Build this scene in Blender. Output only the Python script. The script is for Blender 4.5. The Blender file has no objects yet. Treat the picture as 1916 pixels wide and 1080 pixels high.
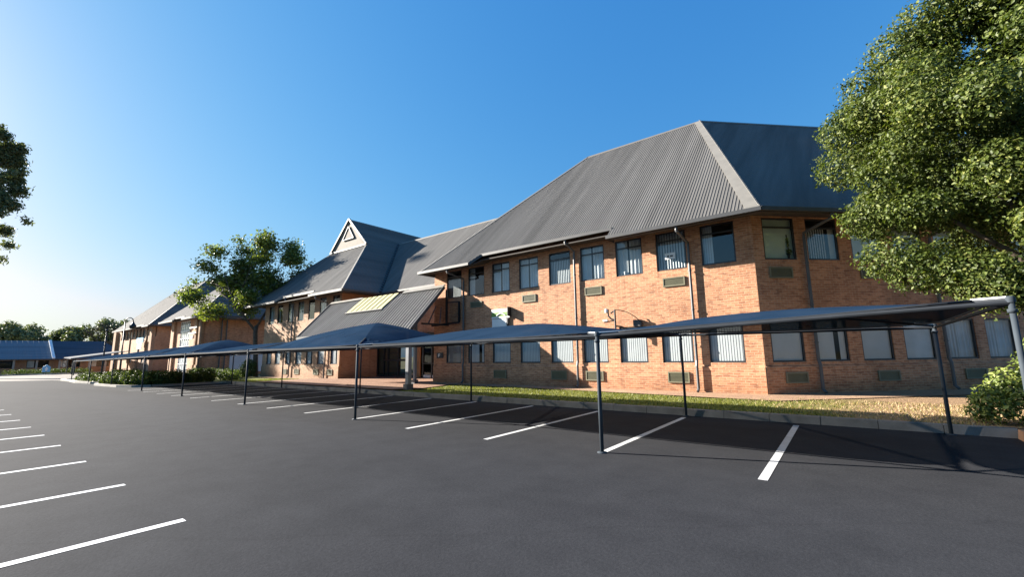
import bpy, math, random
import numpy as np
from mathutils import Vector, Matrix
V = Vector
S2 = 2 ** -.5
sc = bpy.context.scene
COL = sc.collection
rng = np.random.default_rng(7)
random.seed(7)

# ------------------------------------------------------------------ materials
def mat(name):
    m = bpy.data.materials.new(name); m.use_nodes = True
    nt = m.node_tree; b = nt.nodes['Principled BSDF']
    return m, nt, b

def N(nt, typ, **kw):
    n = nt.nodes.new(typ)
    for k, v in kw.items():
        if k in n.inputs: n.inputs[k].default_value = v
        else: setattr(n, k, v)
    return n

def L(nt, a, b): nt.links.new(a, b)

def ramp(nt, fac, stops):
    r = nt.nodes.new('ShaderNodeValToRGB')
    el = r.color_ramp.elements
    while len(el) < len(stops): el.new(.5)
    for e, (p, c) in zip(el, stops):
        e.position = p; e.color = (*c, 1) if len(c) == 3 else c
    L(nt, fac, r.inputs[0]); return r.outputs[0]

def mixc(nt, fac, a, b, mode='MIX'):
    m = nt.nodes.new('ShaderNodeMix'); m.data_type = 'RGBA'; m.blend_type = mode
    for sock, val in ((m.inputs[0], fac), (m.inputs[6], a), (m.inputs[7], b)):
        if isinstance(val, (int, float)): sock.default_value = val
        elif isinstance(val, tuple): sock.default_value = (*val, 1)
        else: L(nt, val, sock)
    return m.outputs[2]

def simple(name, col, rough=.6, metal=0, var=.15, scale=3., spec=.5, bump=0, bscale=30.):
    m, nt, b = mat(name)
    geo = N(nt, 'ShaderNodeNewGeometry')
    no = N(nt, 'ShaderNodeTexNoise', Scale=scale, Detail=5.)
    L(nt, geo.outputs['Position'], no.inputs['Vector'])
    lo = tuple(c * (1 - var) for c in col); hi = tuple(min(1, c * (1 + var)) for c in col)
    L(nt, ramp(nt, no.outputs[0], [(.3, lo), (.7, hi)]), b.inputs['Base Color'])
    b.inputs['Roughness'].default_value = rough; b.inputs['Metallic'].default_value = metal
    b.inputs['Specular IOR Level'].default_value = spec
    if bump:
        n2 = N(nt, 'ShaderNodeTexNoise', Scale=bscale, Detail=4.)
        L(nt, geo.outputs['Position'], n2.inputs['Vector'])
        bp = N(nt, 'ShaderNodeBump', Strength=bump, Distance=.02)
        L(nt, n2.outputs[0], bp.inputs['Height']); L(nt, bp.outputs[0], b.inputs['Normal'])
    return m

def brick_mat(name, c1, c2, mortar, dark):
    c1, c2, mortar, dark = [tuple(.80 * q for q in c) for c in (c1, c2, mortar, dark)]
    m, nt, b = mat(name)
    uv = N(nt, 'ShaderNodeUVMap')
    bt = N(nt, 'ShaderNodeTexBrick', Scale=1., **{'Mortar Size': .007, 'Mortar Smooth': .3, 'Bias': -.1, 'Brick Width': .235, 'Row Height': .085})
    bt.inputs['Color1'].default_value = (*c1, 1); bt.inputs['Color2'].default_value = (*c2, 1); bt.inputs['Mortar'].default_value = (*mortar, 1)
    L(nt, uv.outputs[0], bt.inputs['Vector'])
    # patches of darker bricks, one value per brick course
    mp = N(nt, 'ShaderNodeMapping'); mp.inputs['Scale'].default_value = (1 / .30, 1 / .085, 1)
    L(nt, uv.outputs[0], mp.inputs[0])
    wn = N(nt, 'ShaderNodeTexNoise', Scale=1., Detail=2., Roughness=.6)
    L(nt, mp.outputs[0], wn.inputs['Vector'])
    f = ramp(nt, wn.outputs[0], [(.50, (0, 0, 0)), (.74, (.8, .8, .8))])
    c = mixc(nt, f, bt.outputs[0], dark)
    big = N(nt, 'ShaderNodeTexNoise', Scale=.5, Detail=5.)
    L(nt, uv.outputs[0], big.inputs['Vector'])
    g = ramp(nt, big.outputs[0], [(.28, (.74, .72, .70)), (.5, (.98, .98, .98)), (.72, (1.14, 1.12, 1.10))])
    c = mixc(nt, 1., c, g, 'MULTIPLY')
    ms = N(nt, 'ShaderNodeMapping'); ms.inputs['Scale'].default_value = (2.6, .16, 1); L(nt, uv.outputs[0], ms.inputs[0])
    st = N(nt, 'ShaderNodeTexNoise', Scale=1., Detail=4., Roughness=.6); L(nt, ms.outputs[0], st.inputs['Vector'])
    c = mixc(nt, 1., c, ramp(nt, st.outputs[0], [(.32, (.80, .79, .78)), (.46, (1, 1, 1)), (.7, (1.05, 1.05, 1.05))]), 'MULTIPLY')
    sy = N(nt, 'ShaderNodeSeparateXYZ'); L(nt, uv.outputs[0], sy.inputs[0])
    am = N(nt, 'ShaderNodeMath', operation='MULTIPLY_ADD'); am.inputs[1].default_value = -.9; L(nt, big.outputs[0], am.inputs[0]); L(nt, sy.outputs[1], am.inputs[2])
    c = mixc(nt, 1., c, ramp(nt, am.outputs[0], [(0., (.80, .77, .73)), (.28, (1, 1, 1))]), 'MULTIPLY')   # splash dirt along the foot of the wall
    L(nt, c, b.inputs['Base Color'])
    b.inputs['Roughness'].default_value = .85
    bp = N(nt, 'ShaderNodeBump', Strength=.5, Distance=.01); bp.invert = True
    L(nt, bt.outputs['Fac'], bp.inputs['Height']); L(nt, bp.outputs[0], b.inputs['Normal'])
    return m

def asphalt_mat():
    m, nt, b = mat('asphalt')
    geo = N(nt, 'ShaderNodeNewGeometry')
    big = N(nt, 'ShaderNodeTexNoise', Scale=.22, Detail=6., Roughness=.6, Distortion=.6)
    mid = N(nt, 'ShaderNodeTexNoise', Scale=1.7, Detail=6., Roughness=.65)
    fine = N(nt, 'ShaderNodeTexNoise', Scale=28., Detail=4., Roughness=.7)
    grit = N(nt, 'ShaderNodeTexVoronoi', Scale=70.)
    mp = N(nt, 'ShaderNodeMapping'); mp.inputs['Scale'].default_value = (.35, 1., 1.)
    L(nt, geo.outputs['Position'], mp.inputs[0])
    L(nt, mp.outputs[0], big.inputs['Vector'])
    for n in (mid, fine, grit): L(nt, geo.outputs['Position'], n.inputs['Vector'])
    base = ramp(nt, big.outputs[0], [(.3, (.0248, .0260, .0296)), (.5, (.0312, .0327, .0370)), (.72, (.0362, .0378, .0422))])
    c = mixc(nt, 1., base, ramp(nt, mid.outputs[0], [(.25, (.82, .82, .83)), (.75, (1.14, 1.13, 1.12))]), 'MULTIPLY')
    c = mixc(nt, 1., c, ramp(nt, fine.outputs[0], [(.3, (.84, .84, .84)), (.7, (1.14, 1.14, 1.14))]), 'MULTIPLY')
    c = mixc(nt, 1., c, ramp(nt, grit.outputs['Distance'], [(.05, (1.12, 1.12, 1.12)), (.5, (.93, .93, .93))]), 'MULTIPLY')
    cr = N(nt, 'ShaderNodeTexVoronoi', Scale=.16); cr.feature = 'DISTANCE_TO_EDGE'
    warp = N(nt, 'ShaderNodeMix'); warp.data_type = 'VECTOR'; warp.inputs[0].default_value = .3
    L(nt, geo.outputs['Position'], warp.inputs[4]); 
    wn = N(nt, 'ShaderNodeTexNoise', Scale=.8, Detail=5.); L(nt, geo.outputs['Position'], wn.inputs['Vector'])
    L(nt, wn.outputs['Color'], warp.inputs[5]); L(nt, warp.outputs[1], cr.inputs['Vector'])
    c = mixc(nt, 1., c, ramp(nt, cr.outputs['Distance'], [(.0005, (.93, .93, .93)), (.0012, (1, 1, 1))]), 'MULTIPLY')
    L(nt, c, b.inputs['Base Color'])
    b.inputs['Roughness'].default_value = .95; b.inputs['Specular IOR Level'].default_value = .06
    bp = N(nt, 'ShaderNodeBump', Strength=.35, Distance=.01)
    L(nt, fine.outputs[0], bp.inputs['Height']); L(nt, bp.outputs[0], b.inputs['Normal'])
    return m

def roof_mat(name, col, rough=.75):
    col = tuple(.82 * q for q in col)
    m, nt, b = mat(name)
    geo = N(nt, 'ShaderNodeNewGeometry')
    mp = N(nt, 'ShaderNodeMapping'); mp.inputs['Scale'].default_value = (1.5, .07, .07)
    L(nt, geo.outputs['Position'], mp.inputs[0])
    no = N(nt, 'ShaderNodeTexNoise', Scale=1.3, Detail=5., Roughness=.6); L(nt, mp.outputs[0], no.inputs['Vector'])
    L(nt, ramp(nt, no.outputs[0], [(.3, tuple(c * .76 for c in col)), (.7, tuple(c * 1.2 for c in col))]), b.inputs['Base Color'])
    b.inputs['Roughness'].default_value = rough; b.inputs['Metallic'].default_value = .0
    b.inputs['Specular IOR Level'].default_value = .03
    return m

def leaf_mat(name, stops, rough=.45, trans=.25, spec=.4):
    m, nt, b = mat(name)
    at = N(nt, 'ShaderNodeAttribute'); at.attribute_name = 'tint'
    col = ramp(nt, at.outputs['Fac'], stops)
    L(nt, col, b.inputs['Base Color']); b.inputs['Roughness'].default_value = rough
    b.inputs['Specular IOR Level'].default_value = spec
    tr = N(nt, 'ShaderNodeBsdfTranslucent'); 
    c2 = mixc(nt, 1., col, (1.25, 1.35, .6), 'MULTIPLY'); L(nt, c2, tr.inputs[0])
    mx = N(nt, 'ShaderNodeMixShader'); mx.inputs[0].default_value = trans
    L(nt, b.outputs[0], mx.inputs[1]); L(nt, tr.outputs[0], mx.inputs[2])
    L(nt, mx.outputs[0], nt.nodes['Material Output'].inputs[0])
    return m

def glass_mat(name, tint=(1, 1, 1), refl=.12):
    m, nt, b = mat(name)
    nt.nodes.remove(b)
    tr = N(nt, 'ShaderNodeBsdfTransparent'); tr.inputs[0].default_value = (*tint, 1)
    gl = N(nt, 'ShaderNodeBsdfGlossy', Roughness=.03); gl.inputs[0].default_value = (1, 1, 1, 1)
    lw = N(nt, 'ShaderNodeLayerWeight', Blend=.5)
    pw = N(nt, 'ShaderNodeMath', operation='POWER'); pw.inputs[1].default_value = 4.5; L(nt, lw.outputs['Facing'], pw.inputs[0])
    ad = N(nt, 'ShaderNodeMath', operation='MULTIPLY_ADD'); ad.inputs[1].default_value = .9; ad.inputs[2].default_value = .045 + refl; ad.use_clamp = True
    L(nt, pw.outputs[0], ad.inputs[0])
    no = N(nt, 'ShaderNodeTexNoise', Scale=1.1, Detail=1.); geo = N(nt, 'ShaderNodeNewGeometry'); L(nt, geo.outputs['Position'], no.inputs['Vector'])
    bp = N(nt, 'ShaderNodeBump', Strength=.04, Distance=.05); L(nt, no.outputs[0], bp.inputs['Height']); L(nt, bp.outputs[0], gl.inputs['Normal'])
    mx = N(nt, 'ShaderNodeMixShader')
    L(nt, ad.outputs[0], mx.inputs[0]); L(nt, tr.outputs[0], mx.inputs[1]); L(nt, gl.outputs[0], mx.inputs[2])
    L(nt, mx.outputs[0], nt.nodes['Material Output'].inputs[0])
    return m

def net_mat():
    m, nt, b = mat('shade_net')
    geo = N(nt, 'ShaderNodeNewGeometry')
    no = N(nt, 'ShaderNodeTexNoise', Scale=1.2, Detail=5.); L(nt, geo.outputs['Position'], no.inputs['Vector'])
    col = ramp(nt, no.outputs[0], [(.3, (.012, .027, .052)), (.7, (.018, .037, .068))])
    L(nt, col, b.inputs['Base Color']); b.inputs['Roughness'].default_value = 1.; b.inputs['Specular IOR Level'].default_value = .0
    tp = N(nt, 'ShaderNodeBsdfTransparent'); mx = N(nt, 'ShaderNodeMixShader'); mx.inputs[0].default_value = .09
    L(nt, b.outputs[0], mx.inputs[1]); L(nt, tp.outputs[0], mx.inputs[2]); L(nt, mx.outputs[0], nt.nodes['Material Output'].inputs[0])
    wv = N(nt, 'ShaderNodeTexNoise', Scale=60., Detail=2.); L(nt, geo.outputs['Position'], wv.inputs['Vector'])
    bp = N(nt, 'ShaderNodeBump', Strength=.2, Distance=.01); L(nt, wv.outputs[0], bp.inputs['Height']); L(nt, bp.outputs[0], b.inputs['Normal'])
    return m

def ground_mat(name, stops, scale, rough=.9):
    stops = [(p, tuple(.82 * q for q in c)) for p, c in stops]
    m, nt, b = mat(name)
    geo = N(nt, 'ShaderNodeNewGeometry')
    no = N(nt, 'ShaderNodeTexNoise', Scale=scale, Detail=7., Roughness=.65); L(nt, geo.outputs['Position'], no.inputs['Vector'])
    f = N(nt, 'ShaderNodeTexNoise', Scale=scale * 14, Detail=4., Roughness=.7); L(nt, geo.outputs['Position'], f.inputs['Vector'])
    c = ramp(nt, no.outputs[0], stops)
    c = mixc(nt, 1., c, ramp(nt, f.outputs[0], [(.3, (.7, .7, .7)), (.7, (1.25, 1.25, 1.25))]), 'MULTIPLY')
    L(nt, c, b.inputs['Base Color']); b.inputs['Roughness'].default_value = rough
    b.inputs['Specular IOR Level'].default_value = .2
    bp = N(nt, 'ShaderNodeBump', Strength=.6, Distance=.03); L(nt, f.outputs[0], bp.inputs['Height']); L(nt, bp.outputs[0], b.inputs['Normal'])
    return m

M = {}
M['brick'] = brick_mat('salmon_brick', (.67, .325, .172), (.47, .198, .098), (.63, .44, .29), (.22, .085, .048))
M['brick_far'] = brick_mat('pale_brick', (.53, .31, .18), (.44, .235, .13), (.52, .37, .25), (.30, .15, .08))
M['asphalt'] = asphalt_mat()
def line_mat():
    m, nt, b = mat('white_road_paint')
    geo = N(nt, 'ShaderNodeNewGeometry')
    n1 = N(nt, 'ShaderNodeTexNoise', Scale=38., Detail=6., Roughness=.75); n2 = N(nt, 'ShaderNodeTexNoise', Scale=2.2, Detail=5., Roughness=.6)
    for n in (n1, n2): L(nt, geo.outputs['Position'], n.inputs['Vector'])
    ad = N(nt, 'ShaderNodeMath', operation='MULTIPLY_ADD'); ad.inputs[1].default_value = .45; L(nt, n2.outputs[0], ad.inputs[0]); L(nt, n1.outputs[0], ad.inputs[2])
    f = ramp(nt, ad.outputs[0], [(.53, (1, 1, 1)), (.62, (0, 0, 0))])
    c = mixc(nt, f, ramp(nt, n2.outputs[0], [(.3, (.43, .44, .45)), (.7, (.55, .56, .57))]), (.10, .10, .11))
    L(nt, c, b.inputs['Base Color']); b.inputs['Roughness'].default_value = .7; return m
M['line'] = line_mat()
M['roof'] = roof_mat('grey_roof_sheet', (.150, .146, .140))
M['cap'] = simple('pale_ridge_flashing', (.165, .155, .135), .6, var=.1)
M['capdim'] = simple('grey_ridge_flashing', (.13, .122, .108), .55, var=.08)
M['gutter'] = simple('grey_gutter', (.052, .053, .055), .5, var=.1)
M['palegutter'] = simple('weathered_pale_gutter', (.125, .12, .112), .6, var=.1)
M['soffit'] = simple('dark_soffit_timber', (.055, .045, .038), .8, var=.2)
M['frame'] = simple('dark_bronze_frame', (.022, .024, .028), .45, var=.15)
M['pipe'] = simple('painted_downpipe', (.085, .089, .094), .5, var=.12, scale=2)
M['glass'] = glass_mat('window_glass', (.93, .97, .97), .03)
M['clearglass'] = glass_mat('clear_glass', (.95, .98, .98), -.02)
M['darkglass'] = glass_mat('tinted_glass', (.35, .38, .38), .0)
M['blind'] = simple('white_vertical_blind', (.42, .43, .44), .8, var=.06, scale=1.5)
M['blindgrey'] = simple('grey_net_curtain', (.46, .47, .48), .85, var=.15, scale=1.5)
M['blindgreen'] = simple('pale_green_blind', (.44, .49, .42), .85, var=.1, scale=1.5)
M['room'] = simple('dim_room', (.03, .03, .03), .9)  # darkness of the unlit interiors put into the colour
M['vent'] = simple('olive_vent_grille', (.115, .112, .066), .6, var=.1)
M['ventframe'] = simple('vent_surround', (.16, .15, .095), .6, var=.1)
M['net'] = net_mat()
M['post'] = simple('galvanised_grey_post', (.042, .052, .063), .7, 0, var=.15, scale=4, spec=.1)
M['pipedark'] = simple('dark_frame_pipe', (.032, .036, .042), .85, 0, var=.15, spec=.08)
M['bark'] = simple('bark', (.10, .075, .055), .9, var=.35, scale=6, bump=.8, bscale=14)
M['kerb'] = simple('concrete_kerb', (.155, .147, .135), .9, var=.22, scale=3, bump=.3)
M['palekerb'] = simple('pale_concrete_kerb', (.30, .28, .245), .9, var=.15, scale=2, bump=.2)
M['paving'] = ground_mat('brick_paving', [(.3, (.26, .15, .10)), (.7, (.36, .22, .15))], 1.2)
M['apron'] = ground_mat('worn_apron', [(.3, (.34, .21, .135)), (.7, (.46, .31, .20))], .9)
M['paleroad'] = ground_mat('pale_concrete_road', [(.3, (.18, .16, .14)), (.7, (.245, .22, .195))], .3)
M['earth'] = ground_mat('earth', [(.3, (.10, .10, .045)), (.7, (.20, .17, .085))], .2)
def lawn_mat():
    m, nt, b = mat('lawn_soil')
    geo = N(nt, 'ShaderNodeNewGeometry'); sx = N(nt, 'ShaderNodeSeparateXYZ'); L(nt, geo.outputs['Position'], sx.inputs[0])
    no = N(nt, 'ShaderNodeTexNoise', Scale=.9, Detail=6., Roughness=.7); L(nt, geo.outputs['Position'], no.inputs['Vector'])
    ad = N(nt, 'ShaderNodeMath', operation='MULTIPLY_ADD'); ad.inputs[1].default_value = 5.; L(nt, no.outputs[0], ad.inputs[0]); L(nt, sx.outputs[0], ad.inputs[2])
    mr = N(nt, 'ShaderNodeMapRange'); mr.inputs['From Min'].default_value = .6; mr.inputs['From Max'].default_value = 3.2; L(nt, ad.outputs[0], mr.inputs['Value'])
    f = N(nt, 'ShaderNodeTexNoise', Scale=18., Detail=5., Roughness=.75); L(nt, geo.outputs['Position'], f.inputs['Vector'])
    gr = ramp(nt, f.outputs[0], [(.3, (.085, .095, .024)), (.7, (.18, .18, .048))])
    dr = ramp(nt, f.outputs[0], [(.3, (.14, .088, .048)), (.5, (.30, .195, .115)), (.72, (.42, .30, .19))])
    L(nt, mixc(nt, mr.outputs[0], gr, dr), b.inputs['Base Color']); b.inputs['Roughness'].default_value = .95; b.inputs['Specular IOR Level'].default_value = .1
    bp = N(nt, 'ShaderNodeBump', Strength=.8, Distance=.04); L(nt, f.outputs[0], bp.inputs['Height']); L(nt, bp.outputs[0], b.inputs['Normal'])
    return m
M['lawn'] = lawn_mat()
GREEN = [(0, (.022, .036, .009)), (.45, (.07, .098, .02)), (.8, (.14, .165, .04)), (1, (.26, .265, .09))]
M['leaf_right'] = leaf_mat('glossy_leaf', GREEN, .5, .28, .25)
M['leaf_bush'] = leaf_mat('yellow_green_leaf', [(0, (.05, .075, .016)), (.5, (.15, .195, .042)), (1, (.29, .32, .09))], .5, .3)
M['leaf_mid'] = leaf_mat('broad_leaf', [(0, (.04, .06, .018)), (.5, (.13, .165, .035)), (1, (.28, .29, .06))], .5, .42)
M['leaf_gum'] = leaf_mat('gum_leaf', [(0, (.05, .065, .036)), (.5, (.11, .13, .055)), (1, (.21, .20, .08))], .5, .3)
M['leaf_far'] = leaf_mat('far_leaf', [(0, (.06, .08, .045)), (.5, (.14, .165, .07)), (1, (.25, .25, .10))], .6, .2)
M['leaf_hedge'] = leaf_mat('hedge_leaf', [(0, (.03, .05, .015)), (.5, (.085, .12, .028)), (1, (.19, .22, .06))], .6, .22, .2)
M['blade'] = leaf_mat('grass_blade', [(0, (.07, .088, .018)), (.35, (.15, .165, .036)), (.6, (.27, .26, .065)), (.8, (.33, .235, .125)), (1, (.45, .335, .20))], .6, .3)
M['skylight'] = simple('pale_yellow_skylight', (.46, .43, .22), .35, var=.06, scale=2)
M['white'] = simple('white_paint', (.74, .75, .75), .5, var=.04)
M['signgreen'] = simple('green_sign_band', (.14, .26, .045), .5)
M['signblue'] = simple('pale_blue_sign', (.16, .40, .62), .5, var=.05)
M['navy'] = simple('navy_sign', (.012, .018, .03), .5)
M['black'] = simple('black_metal', (.012, .013, .015), .5)
M['timber'] = simple('orange_timber', (.30, .15, .06), .6, var=.2)
M['steel'] = simple('pale_steel_column', (.20, .208, .22), .4, .2, var=.08)
M['paneldoor'] = simple('white_panel_door', (.55, .57, .60), .5, var=.04)
M['plainbrick'] = simple('terracotta', (.30, .16, .09), .8, var=.25, scale=4)
M['roofblue'] = roof_mat('blue_roof_sheet', (.07, .10, .135))
M['roofpale'] = roof_mat('sunglint_blue_roof', (.20, .235, .27))  # glancing sunlight on the sheeting put into a lighter colour
M['roofsilver'] = roof_mat('silver_roof', (.20, .205, .21))

# ------------------------------------------------------------------ mesh helpers
ORG = {}
class MB:
    def __init__(s): s.v = []; s.f = []; s.uv = []; s.mi = []
    def quad(s, *p, uv=None, m=0):
        i = len(s.v); s.v += [tuple(q) for q in p]; s.f.append(tuple(range(i, i + len(p)))); s.mi.append(m)
        s.uv += uv if uv else [(0, 0)] * len(p)
    def hexa(s, b, t, m=0):                      # bottom ring (4), top ring (4)
        s.quad(*b[::-1], m=m); s.quad(*t, m=m)
        for i in range(4):
            j = (i + 1) % 4; s.quad(b[i], b[j], t[j], t[i], m=m)
    def box(s, x0, x1, y0, y1, z0, z1, m=0):
        s.hexa([(x0, y0, z0), (x1, y0, z0), (x1, y1, z0), (x0, y1, z0)], [(x0, y0, z1), (x1, y0, z1), (x1, y1, z1), (x0, y1, z1)], m)
    def ob(s, o, a, b, c, m=0):
        o, a, b, c = V(o), V(a), V(b), V(c)
        s.hexa([o, o + a, o + a + b, o + b], [o + c, o + a + c, o + a + b + c, o + b + c], m)
    def beam(s, p, q, w, h, m=0, up=(0, 0, 1)):
        p, q = V(p), V(q); d = (q - p).normalized(); up = V(up)
        sd = d.cross(up)
        if sd.length < 1e-4: sd = V((1, 0, 0))
        sd.normalize(); u2 = sd.cross(d)
        s.ob(p - sd * w / 2 - u2 * h / 2, q - p, sd * w, u2 * h, m)
    def tube(s, pts, r, n=8, m=0):
        pts = [V(p) for p in pts]; rr = r if isinstance(r, (list, tuple)) else [r] * len(pts)
        rings = []; ref = None
        for i, p in enumerate(pts):
            d = (pts[min(i + 1, len(pts) - 1)] - pts[max(i - 1, 0)]).normalized()
            if ref is None: ref = V((1, 0, 0)) if abs(d.x) < .8 else V((0, 1, 0))
            a = (ref - d * ref.dot(d)).normalized(); ref = a; b = d.cross(a)
            i0 = len(s.v)
            for k in range(n):
                t = 2 * math.pi * k / n; s.v.append(tuple(p + (a * math.cos(t) + b * math.sin(t)) * rr[i]))
            rings.append(i0)
        for i in range(len(rings) - 1):
            for k in range(n):
                k2 = (k + 1) % n
                s.f.append((rings[i] + k, rings[i] + k2, rings[i + 1] + k2, rings[i + 1] + k)); s.mi.append(m); s.uv += [(0, 0)] * 4
        s.f.append(tuple(rings[0] + k for k in range(n))[::-1]); s.mi.append(m); s.uv += [(0, 0)] * n
        s.f.append(tuple(rings[-1] + k for k in range(n))); s.mi.append(m); s.uv += [(0, 0)] * n
    def lathe(s, c, prof, n=12, m=0):
        c = V(c); i0 = len(s.v)
        for r, z in prof:
            for k in range(n):
                t = 2 * math.pi * k / n; s.v.append((c.x + r * math.cos(t), c.y + r * math.sin(t), c.z + z))
        for i in range(len(prof) - 1):
            for k in range(n):
                k2 = (k + 1) % n
                s.f.append((i0 + i * n + k, i0 + i * n + k2, i0 + (i + 1) * n + k2, i0 + (i + 1) * n + k)); s.mi.append(m); s.uv += [(0, 0)] * 4
    def prism(s, poly, vec, m=0):                # poly: planar ring, vec: extrusion
        a = [V(p) for p in poly]; b = [p + V(vec) for p in a]
        s.quad(*a[::-1], m=m); s.quad(*b, m=m)
        for i in range(len(a)):
            j = (i + 1) % len(a); s.quad(a[i], a[j], b[j], b[i], m=m)
    def build(s, name, mats, parent=None, smooth=False):
        me = bpy.data.meshes.new(name)
        o = bpy.data.objects.new(name, me); COL.objects.link(o)
        off = V((0, 0, 0))
        if parent is not None:
            o.parent = parent; off = ORG[parent.name]
        ORG[o.name] = off
        me.from_pydata([(p[0] - off.x, p[1] - off.y, p[2] - off.z) for p in s.v], [], s.f)
        if not isinstance(mats, (list, tuple)): mats = [mats]
        for m in mats: me.materials.append(m)
        me.polygons.foreach_set('material_index', s.mi)
        ul = me.uv_layers.new(name='UVMap'); ul.data.foreach_set('uv', [c for t in s.uv for c in t])
        if smooth: me.polygons.foreach_set('use_smooth', [True] * len(me.polygons))
        me.update()
        return o

def thing(name, label, cat, loc=(0, 0, 0), group=None):
    o = bpy.data.objects.new(name, None); COL.objects.link(o); o.location = loc; o.empty_display_size = .3
    o['label'] = label; o['category'] = cat
    if group: o['group'] = group
    ORG[o.name] = V(loc); return o
def tag(o, label, cat, group=None):
    o['label'] = label; o['category'] = cat
    if group: o['group'] = group
    return o
def struct(name, mb, m, kind='structure', parent=None):
    o = mb.build(name, m, parent)
    if parent is None: o['kind'] = kind
    return o

# ------------------------------------------------------------------ walls, windows, roofs
def P2(p0, u, s, z, off=0):                      # a point on a wall: s along, off outward
    n = (u[1], -u[0]); return (p0[0] + u[0] * s + n[0] * off, p0[1] + u[1] * s + n[1] * off, z)
def wall(mb, p0, u, ln, z0, z1, ops=(), off=0., rec=.09, s0=0.):
    xs = sorted({s0, ln, *[q for o in ops for q in o[:2]]}); zs = sorted({z0, z1, *[q for o in ops for q in o[2:]]})
    for a, b in zip(xs, xs[1:]):
        for c, d in zip(zs, zs[1:]):
            mx, mz = (a + b) / 2, (c + d) / 2
            if any(o[0] < mx < o[1] and o[2] < mz < o[3] for o in ops): continue
            mb.quad(P2(p0, u, a, c, off), P2(p0, u, b, c, off), P2(p0, u, b, d, off), P2(p0, u, a, d, off), uv=[(a, c), (b, c), (b, d), (a, d)])
    for a, b, c, d in ops:
        A = lambda s_, z_, o_: P2(p0, u, s_, z_, o_)
        i = off - rec
        mb.quad(A(a, c, off), A(b, c, off), A(b, c, i), A(a, c, i), uv=[(a, c), (b, c), (b, c - rec), (a, c - rec)])
        mb.quad(A(a, d, i), A(b, d, i), A(b, d, off), A(a, d, off), uv=[(a, d), (b, d), (b, d + rec), (a, d + rec)])
        mb.quad(A(a, c, off), A(a, c, i), A(a, d, i), A(a, d, off), uv=[(a, c), (a - rec, c), (a - rec, d), (a, d)])
        mb.quad(A(b, c, i), A(b, c, off), A(b, d, off), A(b, d, i), uv=[(b + rec, c), (b, c), (b, d), (b + rec, d)])
def plinth(mb, p0, u, ln, z0, z1, off=.05):
    wall(mb, p0, u, ln, z0, z1, (), off)
    mb.quad(P2(p0, u, 0, z1, off), P2(p0, u, ln, z1, off), P2(p0, u, ln, z1 + .03, 0.), P2(p0, u, 0, z1 + .03, 0.), uv=[(0, z1), (ln, z1), (ln, z1 + .06), (0, z1 + .06)])
    for s_ in (0, ln): mb.quad(P2(p0, u, s_, z0, off), P2(p0, u, s_, z0, 0), P2(p0, u, s_, z1 + .03, 0), P2(p0, u, s_, z1, off))

WT = {}
def win_meshes(w, h, kind):
    key = (round(w, 2), round(h, 2), kind)
    if key in WT: return WT[key]
    def mk(nm, mb, m):
        o = mb.build(nm, m); me = o.data; bpy.data.objects.remove(o); return me
    f = MB(); t = .055; y0, y1 = .03, .085
    f.box(0, w, y0, y1, 0, t); f.box(0, w, y0, y1, h - t, h); f.box(0, t, y0, y1, t, h - t); f.box(w - t, w, y0, y1, t, h - t)
    if kind.startswith('up'): f.box(t, w - t, y0 + .004, y1 - .004, h * .76, h * .76 + .05)
    p = MB(); p.quad((t, .058, t), (w - t, .058, t), (w - t, .058, h - t), (t, .058, h - t))
    b = MB(); n = 13; lo, hi = .06, h - .02
    def slats(a0, a1, nn, tilt, zlo=lo, zhi=hi):
        st = (a1 - a0) / nn
        for i in range(nn):
            x0 = a0 + i * st; b.quad((x0, yb + tilt, zlo), (x0 + st * .93, yb - tilt, zlo), (x0 + st * .93, yb - tilt, zhi), (x0, yb + tilt, zhi))
    k = kind[2:]; yb = .15 if kind[:2] == 'up' else .098
    if k == 'closed': slats(0, w, n, .004)
    elif k == 'ajar': slats(0, w * .62, 8, .004); slats(w * .78, w, 4, .006)
    elif k == 'open': slats(0, w, 11, .03)
    elif k == 'strips':
        for i in range(9): x0 = .05 + i * w * .075; b.quad((x0, .15, lo), (x0 + .05, .16, lo), (x0 + .05, .16, hi * .78), (x0, .15, hi * .78))
        b.quad((w * .8, .15, lo), (w, .16, lo), (w, .16, hi * .8), (w * .8, .15, hi * .8))
    elif k == 'curtain':
        nn = 40
        for i in range(nn):
            a, c = i / nn, (i + 1) / nn; g = lambda q: 0.16 + .022 * math.sin(q * 43) + .012 * math.sin(q * 97)
            if .40 < a < .47: continue
            b.quad((a * w, g(a), lo), (c * w, g(c), lo), (c * w, g(c), hi), (a * w, g(a), hi))
    elif k == 'half': slats(0, w, n, .018, h * .02, h * .74)
    elif k == 'side': slats(0, w * .34, 5, .006)
    me = (mk('window', f, M['frame']), mk('pane', p, M['glass' if kind[:2] == 'up' else 'clearglass']), mk('blind', b, M['blind']))
    WT[key] = me; return me
def window(par, p0, u, s, z, w, h, kind='gdclosed', bm=None, rec0=0.):
    fm, pm, bmn = win_meshes(w, h, kind)
    o = bpy.data.objects.new('window', fm); COL.objects.link(o); o.parent = par
    q = V(P2(p0, u, s, z, -rec0)) - ORG[par.name]; o.location = q; o.rotation_euler = (0, 0, math.atan2(u[1], u[0]))
    for nm, me in (('pane', pm), ('blind', bmn)):
        c = bpy.data.objects.new(nm, me); COL.objects.link(c); c.parent = o
        if nm == 'blind' and bm is not None:
            c.material_slots[0].link = 'OBJECT'; c.material_slots[0].material = bm
    return o
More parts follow.
